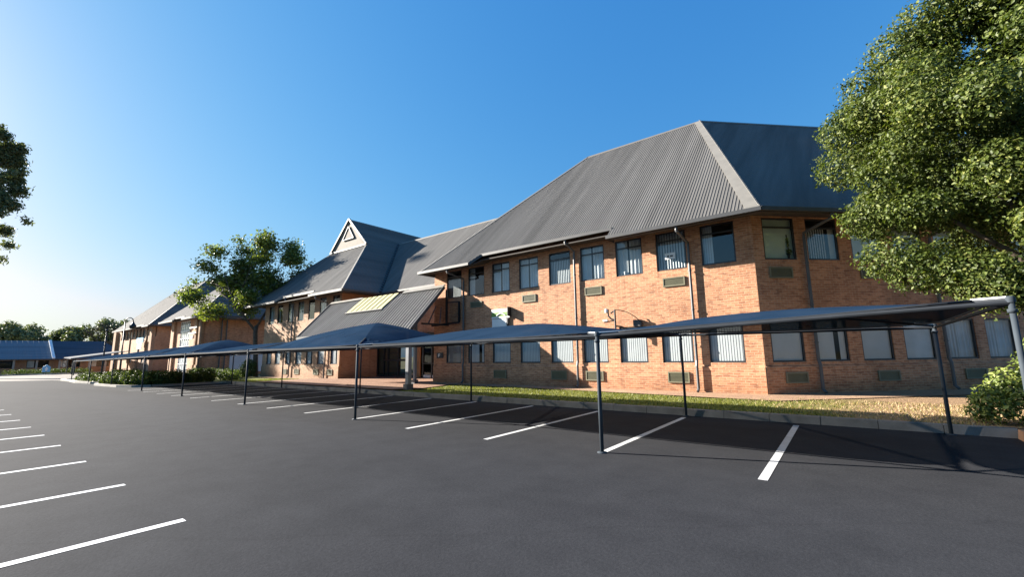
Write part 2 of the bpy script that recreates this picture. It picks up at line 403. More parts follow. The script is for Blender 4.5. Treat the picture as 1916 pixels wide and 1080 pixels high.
def vent(par, p0, u, s0, s1, z0, z1):
    mb = MB(); t = .045
    def B(a, b, c, d, o0, o1, m): mb.ob(P2(p0, u, a, c, o0), V(P2(p0, u, b, c, o0)) - V(P2(p0, u, a, c, o0)), V(P2(p0, u, a, c, o1)) - V(P2(p0, u, a, c, o0)), (0, 0, d - c), m)
    B(s0, s1, z0, z0 + t, 0.002, .05, 1); B(s0, s1, z1 - t, z1, .002, .05, 1); B(s0, s0 + t, z0 + t, z1 - t, .002, .05, 1); B(s1 - t, s1, z0 + t, z1 - t, .002, .05, 1)
    B(s0 + t, s1 - t, z0 + t, z1 - t, .002, .012, 0)
    n = 7
    for i in range(n):
        z = z0 + t + (z1 - z0 - 2 * t) * (i + .2) / n; B(s0 + t, s1 - t, z, z + .022, .012, .034, 0)
    return mb.build('vent', [M['vent'], M['ventframe']], par)
def corr(mb, O, U, S, Nn, a0, a1, f0, f1, pitch=.115, h=.016, m=0):
    O, U, S, Nn = V(O), V(U), V(S), V(Nn)
    prof = [(0, 0), (.60, 0), (.70, 1), (.90, 1)]
    pts = []; i = math.floor(a0 / pitch)
    while i * pitch < a1:
        for q, hh in prof:
            a = (i + q) * pitch
            if a0 < a < a1: pts.append((a, hh))
        i += 1
    pts = [(a0, 0)] + pts + [(a1, 0)]
    for (a, ha), (b, hb) in zip(pts, pts[1:]):
        l0, l1, r0, r1 = f0(a), f1(a), f0(b), f1(b)
        if l1 <= l0 + 1e-3 and r1 <= r0 + 1e-3: continue
        l1 = max(l1, l0); r1 = max(r1, r0)
        pa, pb = O + U * a + Nn * ha * h, O + U * b + Nn * hb * h
        mb.quad(pa + S * l0, pb + S * r0, pb + S * r1, pa + S * l1, m=m)
def cap(mb, A, B, d1, d2, w1, w2, lift=.05, m=0):    # two-sided flashing over a ridge or hip
    A, B, d1, d2 = V(A), V(B), V(d1).normalized(), V(d2).normalized()
    up = V((0, 0, lift)); e = (B - A).normalized() * .03
    A = A - e; B = B + e
    for d, w in ((d1, w1), (d2, w2)):
        q = [A + up, B + up, B + up + d * w, A + up + d * w]
        dn = V((0, 0, -.03))
        mb.hexa([p + dn for p in q], q, m)
def gut(mb, pts, w=.13, h=.13, m=0):
    for a, b in zip(pts, pts[1:]): mb.beam(V(a) - V((0, 0, h / 2)), V(b) - V((0, 0, h / 2)), w, h, m)
def soffit(mb, outer, inner, t=.05):
    for (a, b), (c, d) in zip(zip(outer, outer[1:]), zip(inner, inner[1:])):
        a, b, c, d = V(a), V(b), V(c), V(d); k = V((0, 0, t)); mb.hexa([a, b, d, c], [a + k, b + k, d + k, c + k])
def downpipe(par, x, y_wall, y_gut, z_top, z0, dirn=(0, -1), name='downpipe', swing=.35):
    # spout at the gutter, swan neck back to the wall, then straight down with a shoe
    mb = MB(); n = V((dirn[0], dirn[1], 0)); t = V((-n.y, n.x, 0))
    base = V((x, y_wall, 0))
    d_g = y_gut
    a = base + n * d_g - t * swing * .0
    pw = base + n * .11
    side = t * swing
    mb.tube([a - side * .4 + V((0, 0, z_top)), a - side * .4 + V((0, 0, z_top - .22))], .055, 8)
    mb.tube([a - side * .4 + V((0, 0, z_top - .15)), a - side * .4 + V((0, 0, z_top - .24)), pw + V((0, 0, z_top - .50)), pw + V((0, 0, z_top - .68))], .05, 8)
    mb.tube([pw + V((0, 0, z_top - .62)), pw + V((0, 0, 1.3))], .052, 8)
    pb = base + n * .16
    mb.tube([pw + V((0, 0, 1.36)), pb + V((0, 0, 1.16)), pb + V((0, 0, z0 + .16)), pb + n * .12 + V((0, 0, z0 + .06))], .052, 8)
    for z in (z_top - 1.6, 3.2, 1.9): mb.lathe(pw + V((0, 0, z)), [(.054, 0), (.066, 0), (.066, .05), (.054, .05)], 8)
    return mb.build(name, M['pipe'], par)

PT = .95                                          # roof rise per metre of plan
CS = math.hypot(1, PT)
NF = (0, -PT / CS, 1 / CS)                        # outward normal of a front slope
UX, UY, UD = (1, 0), (0, 1), (S2, S2)

# ------------------------------------------------------------------ ground, roads, kerbs
def sheet(name, poly, z, m, kind='structure'):
    mb = MB(); mb.quad(*[(p[0], p[1], z if len(p) < 3 else p[2]) for p in poly]); return struct(name, mb, m)
sheet('ground', [(-1500, -1500), (1500, -1500), (1500, 1500), (-1500, 1500)], -.03, M['earth'])
sheet('pale_road', [(-99, -60), (-30, -60), (-30, 16.9), (-99, 16.9)], -.012, M['paleroad'])
lot = sheet('parking_lot', [(-66, -60), (60, -60), (60, 12.5), (-36, 12.6), (-44, 8.0), (-55, 7.3), (-60, 6.5), (-61.2, 5), (-63, 3.2), (-65, -2)], 0, M['asphalt'])
LX = [-1.13, -3.56, -6.0, -8.43, -10.96, -13.45, -15.93, -18.42, -20.93, -23.3, -25.8, -28.1, -30.4, -32.8]
def bay_line(x0, y0, x1, y1, w=.115):
    mb = MB(); h = w / 2
    mb.quad((x0 - h, y0, .004), (x0 + h, y0, .004), (x1 + h, y1, .004), (x1 - h, y1, .004)); mb.build('bay_line', M['line'], lot)
for i, x in enumerate(LX):
    bay_line(x, (6.68, 7.08, 6.79, 6.78, 7.0, 6.93, 6.9, 6.93, 6.88, 6.83, 6.8, 6.8, 6.76, 6.6)[i], x - .1, (11.86, 11.83, 11.88, 12.0, 12.05, 12.1, 12.12, 12.15, 12.15, 12.15, 12.15, 12.15, 12.15, 12.1)[i])
for k, (x, y) in enumerate([(-5.72, 1.73), (-7.98, 1.69), (-10.36, 1.65), (-12.77, 1.63), (-14.9, 1.61), (-17.05, 1.58), (-19.4, 1.56), (-21.8, 1.54), (-24.2, 1.52)]):
    bay_line(x - .05, -3.6, x, y)
# kerb of the parking bays: separate kerb stones laid end to end
mb = MB(); x = 2.2
while x > -34.5:
    ln = 1.0; g = .005; dy = random.uniform(-.008, .008); dz = random.uniform(-.008, .008)
    mb.hexa([(x - ln + g, 12.22 + dy, -.05), (x - g, 12.22 + dy, -.05), (x - g, 12.5, -.05), (x - ln + g, 12.5, -.05)],
            [(x - ln + g, 12.255 + dy, .165 + dz), (x - g, 12.255 + dy, .165 + dz), (x - g, 12.5, .165 + dz), (x - ln + g, 12.5, .165 + dz)])
    x -= ln
struct('kerb', mb, M['kerb'])
mb = MB()
def kerb_path(pts, w=.22, h=.14):
    for a, b in zip(pts, pts[1:]): mb.beam((a[0], a[1], h / 2 - .03), (b[0], b[1], h / 2 - .03), w, h + .06)
kerb_path([(-34.6, 12.4), (-35.4, 12.3), (-35.7, 11.6), (-35.9, 8.4), (-36.5, 7.6), (-38, 7.15), (-42.3, 6.75), (-43.5, 7.0), (-44, 7.6)])
kerb_path([(-45.4, 7.9), (-46.2, 7.2), (-49.5, 6.8), (-54, 7.0), (-57.5, 6.9), (-59, 7.2)], .35)
struct('pale_kerb', mb, M['palekerb'])
mb = MB()
ys = np.linspace(12.49, 16.42, 9); xs = np.linspace(14, -36, 60)
def lz(x, y): return .145 + .05 * (y - 12.5) / 3.9 * min(1, max(0, (x + 34) / 12)) + .012 * math.sin(x * 1.7 + y) * math.cos(y * 2.3 + x * .4)
for a, b in zip(xs, xs[1:]):
    for c, d in zip(ys, ys[1:]):
        mb.quad((b, c, lz(b, c)), (a, c, lz(a, c)), (a, d, lz(a, d)), (b, d, lz(b, d)))
struct('lawn', mb, M['lawn'])
# verge at the right end, past the chamfered wall
sheet('verge', [(-2.0, 16.40), (60, 16.40), (60, 60), (30, 60)], .19, M['lawn'])
mb = MB()
mb.quad((-18.7, 16.1, .226), (-10, 15.9, .222), (-10, 17.1, .226), (-18.7, 17.1, .23)); mb.quad((-10, 15.9, .222), (-2.0, 15.1, .212), (-2.46, 17.1, .226), (-10, 17.1, .226))
mb.quad((-2.0, 15.1, .212), (9.6, 26.7, .226), (8.0, 27.6, .226), (-2.46, 17.1, .226))
mb.quad((-41.5, 16.35, .16), (-28.5, 16.35, .16), (-28.5, 17.1, .16), (-41.5, 17.1, .16))
struct('brick_apron', mb, M['apron'])
sheet('entrance_paving', [(-31.2, 12.5), (-16.6, 12.5), (-15.9, 13.6), (-16.6, 16.3), (-16.8, 17), (-18.6, 17.2), (-18.6, 20.4), (-31.2, 20.4)], .222, M['paving'])
sheet('island_soil', [(-35.6, 12.45), (-35.9, 8.3), (-36.6, 7.6), (-42.3, 6.8), (-44, 7.6), (-45.4, 7.9), (-49.5, 6.9), (-57, 7.0), (-58, 12), (-58, 17), (-35.6, 17)], .10, M['lawn'])

# ------------------------------------------------------------------ right-hand office block
wing = thing('brick_office_building', 'two storey orange brick office block with steep grey hipped roof and a cut corner', 'building', (-10, 17, .2))
Zs, Zg = 1.275, 2.72                              # ground sill and head
Us, Uh = 4.84, 6.36                               # upper sill and head
XL = -18.85
fx = [-17.84, -16.19, -14.49, -12.74, -10.98, -9.31, -7.62, -5.89, -4.19]
F0 = (XL, 17.0); FL = XL * -1 - 2.46
mb = MB(); ops = []
for x in fx: ops += [(x - XL, x - XL + 1.16, Zs, Zg), (x - XL, x - XL + 1.16, Us, Uh)]
wall(mb, F0, UX, FL, 1.2, 7.0, ops); wall(mb, F0, UX, FL, -.03, 1.2); plinth(mb, F0, UX, FL, .0, 1.13)
C0 = (-2.46, 17.0); CL = 17.0
cx = [.30, 1.99, 3.75, 5.45, 7.18, 8.87, 10.6, 12.3, 14.0]
ops = []
for s in cx: ops += [(s, s + 1.24, Zs, Zg), (s + .1, s + 1.34, Us, Uh)]
wall(mb, C0, UD, CL, 1.2, 7.0, ops); wall(mb, C0, UD, CL, -.03, 1.2); plinth(mb, C0, UD, CL, .0, 1.13)
wall(mb, (XL, 33), (0, -1), 16, -.03, 7.0)
mb.build('wall', M['brick'], wing)
mb = MB()                                        # near-black sheets behind the windows, indoor gloom put into their colour
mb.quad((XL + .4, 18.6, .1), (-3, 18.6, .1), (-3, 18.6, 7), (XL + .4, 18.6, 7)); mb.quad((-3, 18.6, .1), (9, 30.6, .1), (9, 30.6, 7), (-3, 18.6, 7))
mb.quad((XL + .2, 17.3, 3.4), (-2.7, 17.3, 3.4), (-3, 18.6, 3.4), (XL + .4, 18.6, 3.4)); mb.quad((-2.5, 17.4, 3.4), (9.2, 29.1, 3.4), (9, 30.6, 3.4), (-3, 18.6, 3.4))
mb.build('dark_room_sheet', M['room'], wing)
gk = ['gdhalf', 'gdajar', 'gdclosed', 'gdclosed', 'gdclosed', 'gdclosed', 'gdclosed', 'gdclosed', 'gdclosed']
uk = ['uphalf', 'upside', 'upcurtain', 'upcurtain', 'uphalf', 'upcurtain', 'upcurtain', 'upopen', 'upside']
for i, x in enumerate(fx):
    window(wing, F0, UX, x - XL, Zs, 1.16, Zg - Zs, gk[i])
    window(wing, F0, UX, x - XL, Us, 1.16, Uh - Us, uk[i], None if i in (0, 4) else M['blindgrey'])
for i, s in enumerate(cx):
    window(wing, C0, UD, s, Zs, 1.24, Zg - Zs, ['gdclosed', 'gdajar', 'gdclosed', 'gdclosed', 'gdcurtain'][min(i, 4)], None if i < 3 else M['blindgrey'])
    window(wing, C0, UD, s + .1, Us, 1.24, Uh - Us, ['upclosed', 'upstrips', 'upclosed'][min(i, 2)], M['blindgreen'] if i != 1 else M['blind'])
for a, b, c, d in [(-15.99, -15.18, 4.17, 4.5), (-12.54, -11.75, 4.17, 4.53), (-9.12, -8.31, 4.18, 4.54), (-5.69, -4.85, 4.19, 4.54), (-14.36, -13.56, .54, .94), (-10.95, -10.15, .54, .94), (-9.2, -8.38, .54, .94), (-5.72, -4.93, .54, .94)]:
    o = .052 if c < 1 else 0
    vent(wing, (XL, 17 - o), UX, a - XL, b - XL, c, d)
for a, b, c, d in [(.5, 1.38, 4.17, 4.56), (4.05, 4.96, 4.17, 4.56), (.66, 1.47, .57, .93), (4.14, 4.98, .57, .93), (7.62, 8.5, .57, .93)]:
    o = .052 if c < 1 else 0
    vent(wing, (-2.46 + S2 * o, 17 - S2 * o), UD, a, b, c, d)
# roof
E0, EZ, EM = 15.85, 6.33, 16.33                   # low eave line, its height, set-back eave line
zr = lambda y: EZ + PT * (y - E0)
RY = 24.2; RZ = zr(RY)
TL, TR = V((-18.83, E0, EZ)), V((-1.98, E0, EZ)); RL, RR = V((-12.39, RY, RZ)), V((-5.44, RY, RZ))
def ftop(a):
    y = RY
    if a < RL.x: y = min(y, E0 + (a - TL.x) / (RL.x - TL.x) * (RY - E0))
    if a > RR.x: y = min(y, E0 + (TR.x - a) / (TR.x - RR.x) * (RY - E0))
    return y - E0
mb = MB(); SF = (0, 1, PT); O = (0, E0, EZ)
corr(mb, O, (1, 0, 0), SF, NF, TL.x, -15.0, lambda a: 0, ftop)
corr(mb, O, (1, 0, 0), SF, NF, -15.0, -14.55, lambda a: (a + 15.0) / .45 * (EM - E0), ftop)
corr(mb, O, (1, 0, 0), SF, NF, -14.55, -7.42, lambda a: EM - E0, ftop)
corr(mb, O, (1, 0, 0), SF, NF, -7.42, TR.x, lambda a: 0, ftop)
SD = (-S2, S2, PT); ND = (S2 * PT / CS, -S2 * PT / CS, 1 / CS)
corr(mb, TR, (S2, S2, 0), SD, ND, 0, 26, lambda a: 0, lambda a: min(RY - E0, a / .4142 if a > 0 else 0), .16, .006)
mb.quad(TL, RL, (XL, 33.0, EZ)); mb.quad(RL, RR, (RR.x, 33, EZ), (RL.x, 33, EZ)); mb.quad(RL, (RL.x, 33, EZ), (XL, 33, EZ))
e = RR + V((18, 18, 0)); mb.quad(RR, e, e + V((-6, 6, -8)), (RR.x, 33, EZ))
mb.quad((XL, 33, 0), (10, 33, 0), (10, 33, EZ), (XL, 33, EZ))
roof = mb.build('roof', M['roof'], wing)
mb = MB(); cap(mb, TR, RR, SF, SD, .02, .16); 
hd = (RR - TR).normalized(); fl = V(SF).normalized(); side = (V((-1, 0, 0)) - hd * V((-1, 0, 0)).dot(hd)).normalized()
q = [TR + V(NF) * .045, RR + V(NF) * .045, RR + V(NF) * .045 + side * .30, TR + V(NF) * .045 + side * .42]
mb.hexa([p - V(NF) * .02 for p in q], q)
mb.build('hip_cap', M['cap'], wing)
mb = MB(); cap(mb, TL, RL, V((1, 0, 0)), V((-.8, .6, -.3)), .16, .1); cap(mb, RL, RR, V((0, -1, -PT)), V((0, 1, -PT)), .2, .2); cap(mb, RR, e, V((S2, -S2, -PT)), V((-S2, S2, -PT)), .2, .2); mb.build('ridge_cap', M['capdim'], wing)
mb = MB(); g = -.05
gut(mb, [(TL.x - .05, E0 + g, EZ), (-15.0, E0 + g, EZ)]); gut(mb, [(-15.0, E0 + g, EZ), (-14.55, EM + g, zr(EM))]); gut(mb, [(-14.6, EM + g, zr(EM)), (-7.38, EM + g, zr(EM))])
gut(mb, [(-7.44, E0 + g, EZ), (TR.x + .03, E0 + g, EZ)]); gut(mb, [(TR.x + .01, E0 + g + .005, EZ - .001), (TR.x + 18, E0 + g + 18, EZ - .001)])
gut(mb, [(TL.x - .05, E0 - .05, EZ - .002), (TL.x - .05, 33, EZ - .002)])
mb.build('gutter', M['gutter'], wing)
mb = MB(); sz = EZ - .16
soffit(mb, [(TL.x, E0 + .02, sz), (-15.0, E0 + .02, sz), (-14.55, EM, sz + .3), (-7.42, EM, sz + .3)], [(TL.x, 17.0, sz + .25), (-15.0, 17.0, sz + .25), (-14.55, 17.0, sz + .35), (-7.42, 17.0, sz + .35)])
soffit(mb, [(-7.42, E0 + .02, sz), (TR.x, E0 + .02, sz), (TR.x + 18, E0 + 18.02, sz)], [(-7.42, 17.02, sz + .25), (-2.46, 17.02, sz + .25), (-2.46 + 18, 35, sz + .25)])
mb.quad((-7.42, E0, sz), (-7.42, EM + .2, sz), (-7.42, EM + .2, zr(EM) + .1), (-7.42, E0, EZ))
mb.build('soffit', M['soffit'], wing)
downpipe(wing, -16.43, 17, 1.15, EZ - .05, .2, swing=.5); downpipe(wing, -9.55, 17, .68, zr(EM) - .05, .2, swing=.25); downpipe(wing, -4.62, 17, 1.15, EZ - .05, .2, swing=.2)
q = P2(C0, UD, 1.9, 0); downpipe(wing, q[0], q[1], 1.15, EZ - .05, .2, (S2, -S2), swing=-.5)
q = P2(C0, UD, 7.0, 0); downpipe(wing, q[0], q[1], 1.15, EZ - .05, .2, (S2, -S2), swing=-.5)

# ------------------------------------------------------------------ centre block with the gablet roof, and its link to the office block
cen = thing('gabled_brick_building', 'brick block with a tall triangular gable vent and dark side roof above the entrance canopy', 'building', (-34, 17, .1))
YC = 17.1; cz0 = -.03
G0 = (-41.0, YC); GL = 41.0 - 28.75
gx = [-40.2, -38.64, -36.75, -35.11, -33.43, -31.77, -29.95]
mb = MB(); ops = []
for x in gx: ops += [(x + 41, x + 41.95, 1.21, 2.7), (x + 41, x + 41.95, 4.62, 6.2)]
wall(mb, G0, UX, GL, 1.12, 6.9, ops); wall(mb, G0, UX, GL, cz0, 1.12); plinth(mb, G0, UX, GL, cz0, 1.06)
wall(mb, (-28.75, YC), UY, 3.4, cz0, 6.9); wall(mb, (-41.0, 32), (0, -1), 32 - YC, cz0, 6.9)
wall(mb, (-28.75, 20.4), UX, 10, 3.2, 6.9)
mb.build('wall', M['brick_far'], cen)
mb = MB(); mb.quad((-40.8, 18.7, 0), (-29, 18.7, 0), (-29, 18.7, 6.8), (-40.8, 18.7, 6.8)); mb.quad((-40.8, 17.35, 3.4), (-29, 17.35, 3.4), (-29, 18.7, 3.4), (-40.8, 18.7, 3.4)); mb.build('dark_room_sheet', M['room'], cen)  # near-black sheets stand in for the unlit rooms
for i, x in enumerate(gx):
    window(cen, G0, UX, x + 41, 1.21, .95, 1.49, 'gdclosed' if i % 2 else 'gdajar', M['blindgrey'])
    window(cen, G0, UX, x + 41, 4.62, .95, 1.58, ['upcurtain', 'upside', 'upcurtain', 'upcurtain', 'uphalf', 'upcurtain', 'upside'][i], M['blindgrey'])
for a in (-37.0, -35.0, -32.1, -30.2): vent(cen, (-41, YC - .052), UX, a + 41, a + 41.75, .45, .85)
downpipe(cen, -35.75, YC, .7, 6.55, .1, swing=.3); downpipe(cen, -30.45, YC, 1.0, 6.2, .1, swing=.3)
CE0, CEZ = 16.2, 6.35
TLc, TRc = V((-43.2, CE0, CEZ)), V((-27.2, CE0, CEZ))
GLb, GRb = V((-38.35, 21.5, CEZ + PT * 5.3)), V((-32.55, 21.5, CEZ + PT * 5.3)); AP = V((-35.45, 21.5, 14.2))
zc = lambda y: CEZ + PT * (y - CE0)
def ctop(a):
    if a < GLb.x: return (a - TLc.x) / (GLb.x - TLc.x) * 5.3
    if a > GRb.x: return (TRc.x - a) / (TRc.x - GRb.x) * 5.3
    return 5.3
mb = MB(); O = (0, CE0, CEZ)
corr(mb, O, (1, 0, 0), SF, NF, TLc.x, -37.1, lambda a: 0, ctop, .3)
corr(mb, O, (1, 0, 0), SF, NF, -37.1, -36.4, lambda a: (a + 37.1) / .7 * .35, ctop, .3)
corr(mb, O, (1, 0, 0), SF, NF, -36.4, -31.6, lambda a: .35, ctop, .3)
corr(mb, O, (1, 0, 0), SF, NF, -31.6, TRc.x, lambda a: 0, ctop, .3)
# right slope, falling to +X: plan run from ridge to eave
sr = (AP.z - CEZ) / (TRc.x - AP.x); Nr = V((sr, 0, 1)).normalized()
BK = 38.0
def rside(a):                                     # a along +Y from the eave corner; v measured inward from the eave
    return min((TRc.x - AP.x), a / 5.3 * (TRc.x - GRb.x)) if a < 5.3 else (TRc.x - AP.x)
corr(mb, TRc, (0, 1, 0), (-1, 0, sr), Nr, 0, 5.3, lambda a: 0, rside, .3)
# beside the gable the roof runs up to the apex
corr(mb, TRc, (0, 1, 0), (-1, 0, sr), Nr, 5.3, BK - CE0, lambda a: 0, lambda a: TRc.x - AP.x, .3)
mb.quad(TLc, GLb, (GLb.x, BK, GLb.z), (TLc.x, BK, CEZ)); mb.quad(GLb, AP, (AP.x, BK, AP.z), (GLb.x, BK, GLb.z))
# link roof between the two blocks
LE, LZ = 19.25, 6.35; LR = 25.5; LRZ = LZ + PT * (LR - LE)
corr(mb, (0, LE, LZ), (1, 0, 0), SF, NF, -33.4, -6.0, lambda a: max(0, (TRc.x - a) / (TRc.x + 33.45) * (LR - LE)) if a < TRc.x else 0, lambda a: LR - LE, .3)
mb.quad((-33.4, LR, LRZ), (-6, LR, LRZ), (-6, 33, LZ), (-33.4, 33, LZ))
mb.build('roof', M['roof'], cen)
mb = MB(); mb.quad(GLb + V((0, .02, 0)), GRb + V((0, .02, 0)), AP + V((0, .02, 0))); gp = mb.build('gable_panel', simple('gable_board', (.20, .175, .145), .8, var=.12), cen)
mb = MB(); c1 = [V((-36.35, 21.46, 12.35)), V((-34.55, 21.46, 12.35)), V((-35.45, 21.46, 13.55))]
mb.prism([c1[0], c1[1], c1[2]], (0, .03, 0)); vn = mb.build('louvre_vent', simple('louvre_tan', (.17, .15, .125), .8), cen)
mb = MB()
for a, b in zip(c1, c1[1:] + c1[:1]): mb.beam(a + V((0, -.03, 0)), b + V((0, -.03, 0)), .065, .07)
mb.build('frame', M['capdim'], vn)
mb = MB(); mb.beam(GLb + V((0, -.06, .05)), AP + V((0, -.06, .05)), .12, .12, up=(0, 1, 0)); mb.beam(GRb + V((.05, -.06, .05)), AP + V((.05, -.06, .05)), .15, .15, up=(0, 1, 0)); mb.beam(GLb + V((0, -.08, .02)), GRb + V((0, -.08, .02)), .12, .14)
cap(mb, TRc, GRb, (-1, 0, 0), (0, 1, 0), .2, .1); cap(mb, TLc, GLb, (1, 0, 0), (0, 1, 0), .14, .1)
mb.build('barge_trim', M['capdim'], cen)
mb = MB(); cap(mb, AP, (AP.x, BK, AP.z), (1, 0, -sr), (-1, 0, -1), .2, .2); mb.build('ridge_cap', M['capdim'], cen)
mb = MB(); cap(mb, (-33.3, LR, LRZ), (-6, LR, LRZ), (0, -1, -PT), (0, 1, -PT), .16, .2); mb.build('ridge_cap', M['cap'], cen)
mb = MB(); n = 26
for i in range(n):                                # stepped lead pieces down the valley
    a = V((TRc.x, LE, LZ)).lerp(V((-33.4, LR, LRZ)), i / n); b = V((TRc.x, LE, LZ)).lerp(V((-33.4, LR, LRZ)), (i + .6) / n)
    mb.beam(a + V((.05, -.05, .08)), b + V((.05, -.05, .08)), .16, .06)
mb.build('valley_flashing', M['black'], cen)
mb = MB()
gut(mb, [(TLc.x, CE0 - .05, CEZ), (-37.1, CE0 - .05, CEZ)], .13, .16); gut(mb, [(-37.1, CE0 - .05, CEZ), (-36.4, CE0 + .3, zc(CE0 + .35))], .13, .16); gut(mb, [(-36.45, CE0 + .3, zc(CE0 + .35)), (-31.5, CE0 + .3, zc(CE0 + .35))], .13, .16); gut(mb, [(-31.65, CE0 - .05, CEZ), (TRc.x + .05, CE0 - .05, CEZ)], .13, .16)
mb.build('gutter', M['palegutter'], cen)
mb = MB(); gut(mb, [(-23.8, LE - .05, LZ), (-18, LE - .05, LZ)], .13, .2); mb.build('gutter', M['palegutter'], cen)
mb = MB(); gut(mb, [(TRc.x, CE0 - .04, CEZ - .002), (TRc.x, LE, LZ - .002), (-23.8, LE - .04, LZ - .002)], .12, .12); mb.build('side_gutter', M['gutter'], cen)
mb = MB(); soffit(mb, [(TLc.x, CE0 + .02, 6.16), (TRc.x, CE0 + .02, 6.16), (TRc.x, 20.4, 6.16)], [(TLc.x, YC + .02, 6.3), (-28.75, YC + .02, 6.3), (-28.75, 20.4, 6.3)]); soffit(mb, [(TRc.x, LE, 6.16), (-18, LE, 6.16)], [(TRc.x, 20.42, 6.3), (-18, 20.42, 6.3)]); mb.build('soffit', M['soffit'], cen)
# glazed entrance under the canopy
gy = 20.25; mb = MB()
for x in (-28.7, -27.9, -27.4, -26.2, -25.1, -24.4, -23.5, -22.6, -21.7, -20.4, -18.95): mb.box(x - .05, x + .05, gy - .06, gy + .06, .22, 3.2)
for z0, z1, a, b in ((.22, .34, -28.7, -24.4), (1.36, 1.5, -27.9, -25.1), (3.1, 3.25, -28.7, -18.95), (2.35, 2.46, -27.4, -25.1), (1.15, 1.22, -23.5, -21.7), (1.9, 1.96, -27.4, -26.2)): mb.box(a, b, gy - .052, gy + .052, z0, z1)
mb.build('entrance_frame', M['frame'], cen)
mb = MB(); mb.quad((-28.7, gy, .22), (-18.9, gy, .22), (-18.9, gy, 3.15), (-28.7, gy, 3.15)); mb.build('entrance_pane', M['darkglass'], cen)
mb = MB(); mb.box(-23.4, -22.7, gy - .075, gy - .02, .24, .42); mb.box(-22.5, -21.8, gy - .075, gy - .02, .24, .42); mb.build('door_kick_plate', M['white'], cen)
mb = MB(); mb.box(-24.1, -23.75, gy - .09, gy - .02, .22, 2.3); mb.build('timber_jamb', M['timber'], cen)
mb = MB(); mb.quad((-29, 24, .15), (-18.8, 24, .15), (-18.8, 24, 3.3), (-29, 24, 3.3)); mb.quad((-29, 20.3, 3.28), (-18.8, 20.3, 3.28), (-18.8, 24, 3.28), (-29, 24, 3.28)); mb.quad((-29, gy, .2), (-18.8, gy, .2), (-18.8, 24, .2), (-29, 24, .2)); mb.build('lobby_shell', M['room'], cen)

# ------------------------------------------------------------------ entrance canopy
ent = thing('entrance_canopy', 'steep lean-to metal canopy with a strip of pale yellow skylights over the entrance doors', 'canopy', (-22.5, 14.5, .2))
A0, A1, A2, A3 = V((-28.95, 16.45, 5.42)), V((-17.42, 16.42, 5.40)), V((-16.55, 13.5, 2.98)), V((-27.65, 13.55, 2.98))
mb = MB(); nrm = (A1 - A0).cross(A3 - A0).normalized() * -1
if nrm.z < 0: nrm = -nrm
n = 44
for i in range(n):
    for q0, q1, h0, h1 in ((0, .6, 0, 0), (.6, .7, 0, 1), (.7, .9, 1, 1), (.9, 1, 1, 0)):
        a, b = (i + q0) / n, (i + q1) / n
        mb.quad(A3.lerp(A2, a) + nrm * h0 * .03, A3.lerp(A2, b) + nrm * h1 * .03, A0.lerp(A1, b) + nrm * h1 * .03, A0.lerp(A1, a) + nrm * h0 * .03)
k = nrm * -.06
mb.quad(A0 + k, A1 + k, A2 + k, A3 + k); mb.quad(A1 + k, A1, A2, A2 + k); mb.quad(A0, A0 + k, A3 + k, A3); mb.quad(A3 + k, A2 + k, A2, A3)
mb.build('roof', M['roof'], ent)
def onc(u, v): return A0.lerp(A1, u).lerp(A3.lerp(A2, u), v)
mb = MB(); n = 7
for i in range(n):
    u0, u1 = .345 + i * .047, .345 + (i + .72) * .047
    v0, v1 = .0, .43
    q = [onc(u0 - .035, v1) + nrm * .085, onc(u1 - .035, v1) + nrm * .085, onc(u1, v0) + nrm * .085, onc(u0, v0) + nrm * .085]
    mb.hexa([p - nrm * .03 for p in q], q)
mb.build('skylight', M['skylight'], ent)
mb = MB(); mb.beam(onc(.30, .445) + nrm * .08, onc(.64, .445) + nrm * .08, .12, .05, up=nrm); mb.beam(A0.lerp(A1, -.002) + nrm * .06, A0.lerp(A1, .335) + nrm * .06, .22, .06, up=nrm); mb.beam(A0.lerp(A1, .70) + nrm * .06, A1 + nrm * .06, .28, .06, up=nrm)
mb.build('ridge_cap', M['cap'], ent)
mb = MB(); q = [A1 + nrm * .05, A2 + nrm * .05]; mb.beam(q[0] + V((.03, 0, -.04)), q[1] + V((.03, 0, -.04)), .05, .16, up=nrm); mb.beam(A0 + V((-.03, 0, 0)), A3 + V((-.03, 0, 0)), .05, .16, up=nrm)
mb.beam(A3 + V((0, -.04, -.08)), A2 + V((0, -.04, -.08)), .1, .16); mb.build('fascia', M['gutter'], ent)
# side frame: posts, rail, struts and a dark infill panel beside the right-hand edge
mb = MB()
mb.beam((-17.55, 16.72, 3.3), (-17.55, 16.72, 5.3), .09, .09, up=(0, 1, 0)); mb.beam((-16.75, 16.88, 3.45), (-16.75, 16.88, 4.6), .09, .09, up=(0, 1, 0)); mb.beam((-18.6, 16.6, 3.35), (-16.75, 16.86, 3.45), .1, .1); mb.beam((-17.6, 15.0, 3.35), (-17.6, 16.9, 3.35), .09, .09); mb.beam((-17.55, 16.7, 4.58), (-16.75, 16.88, 4.58), .06, .06)
mb.build('side_frame', M['black'], ent)
mb = MB(); mb.beam((-17.75, 16.5, 4.3), (-17.2, 15.9, 3.38), .05, .05); mb.beam((-18.3, 16.6, 4.4), (-17.75, 15.6, 3.4), .05, .05); mb.build('strut', M['pipe'], ent)
mb = MB(); mb.box(-17.4, -16.8, 16.80, 16.86, 3.5, 4.5); mb.build('infill_panel', M['glass'], ent)
for x, y, w in ((-16.28, 13.15, .2), (-18.9, 15.7, .14)):
    mb = MB(); zt = 2.9 if y < 14 else 4.6; mb.box(x - w / 2, x + w / 2, y - w / 2, y + w / 2, .42, zt); mb.box(x - w / 2 - .06, x + w / 2 + .06, y - w / 2 - .06, y + w / 2 + .06, .1, .43, 1); mb.build('column', [M['steel'], M['pipe']], ent)

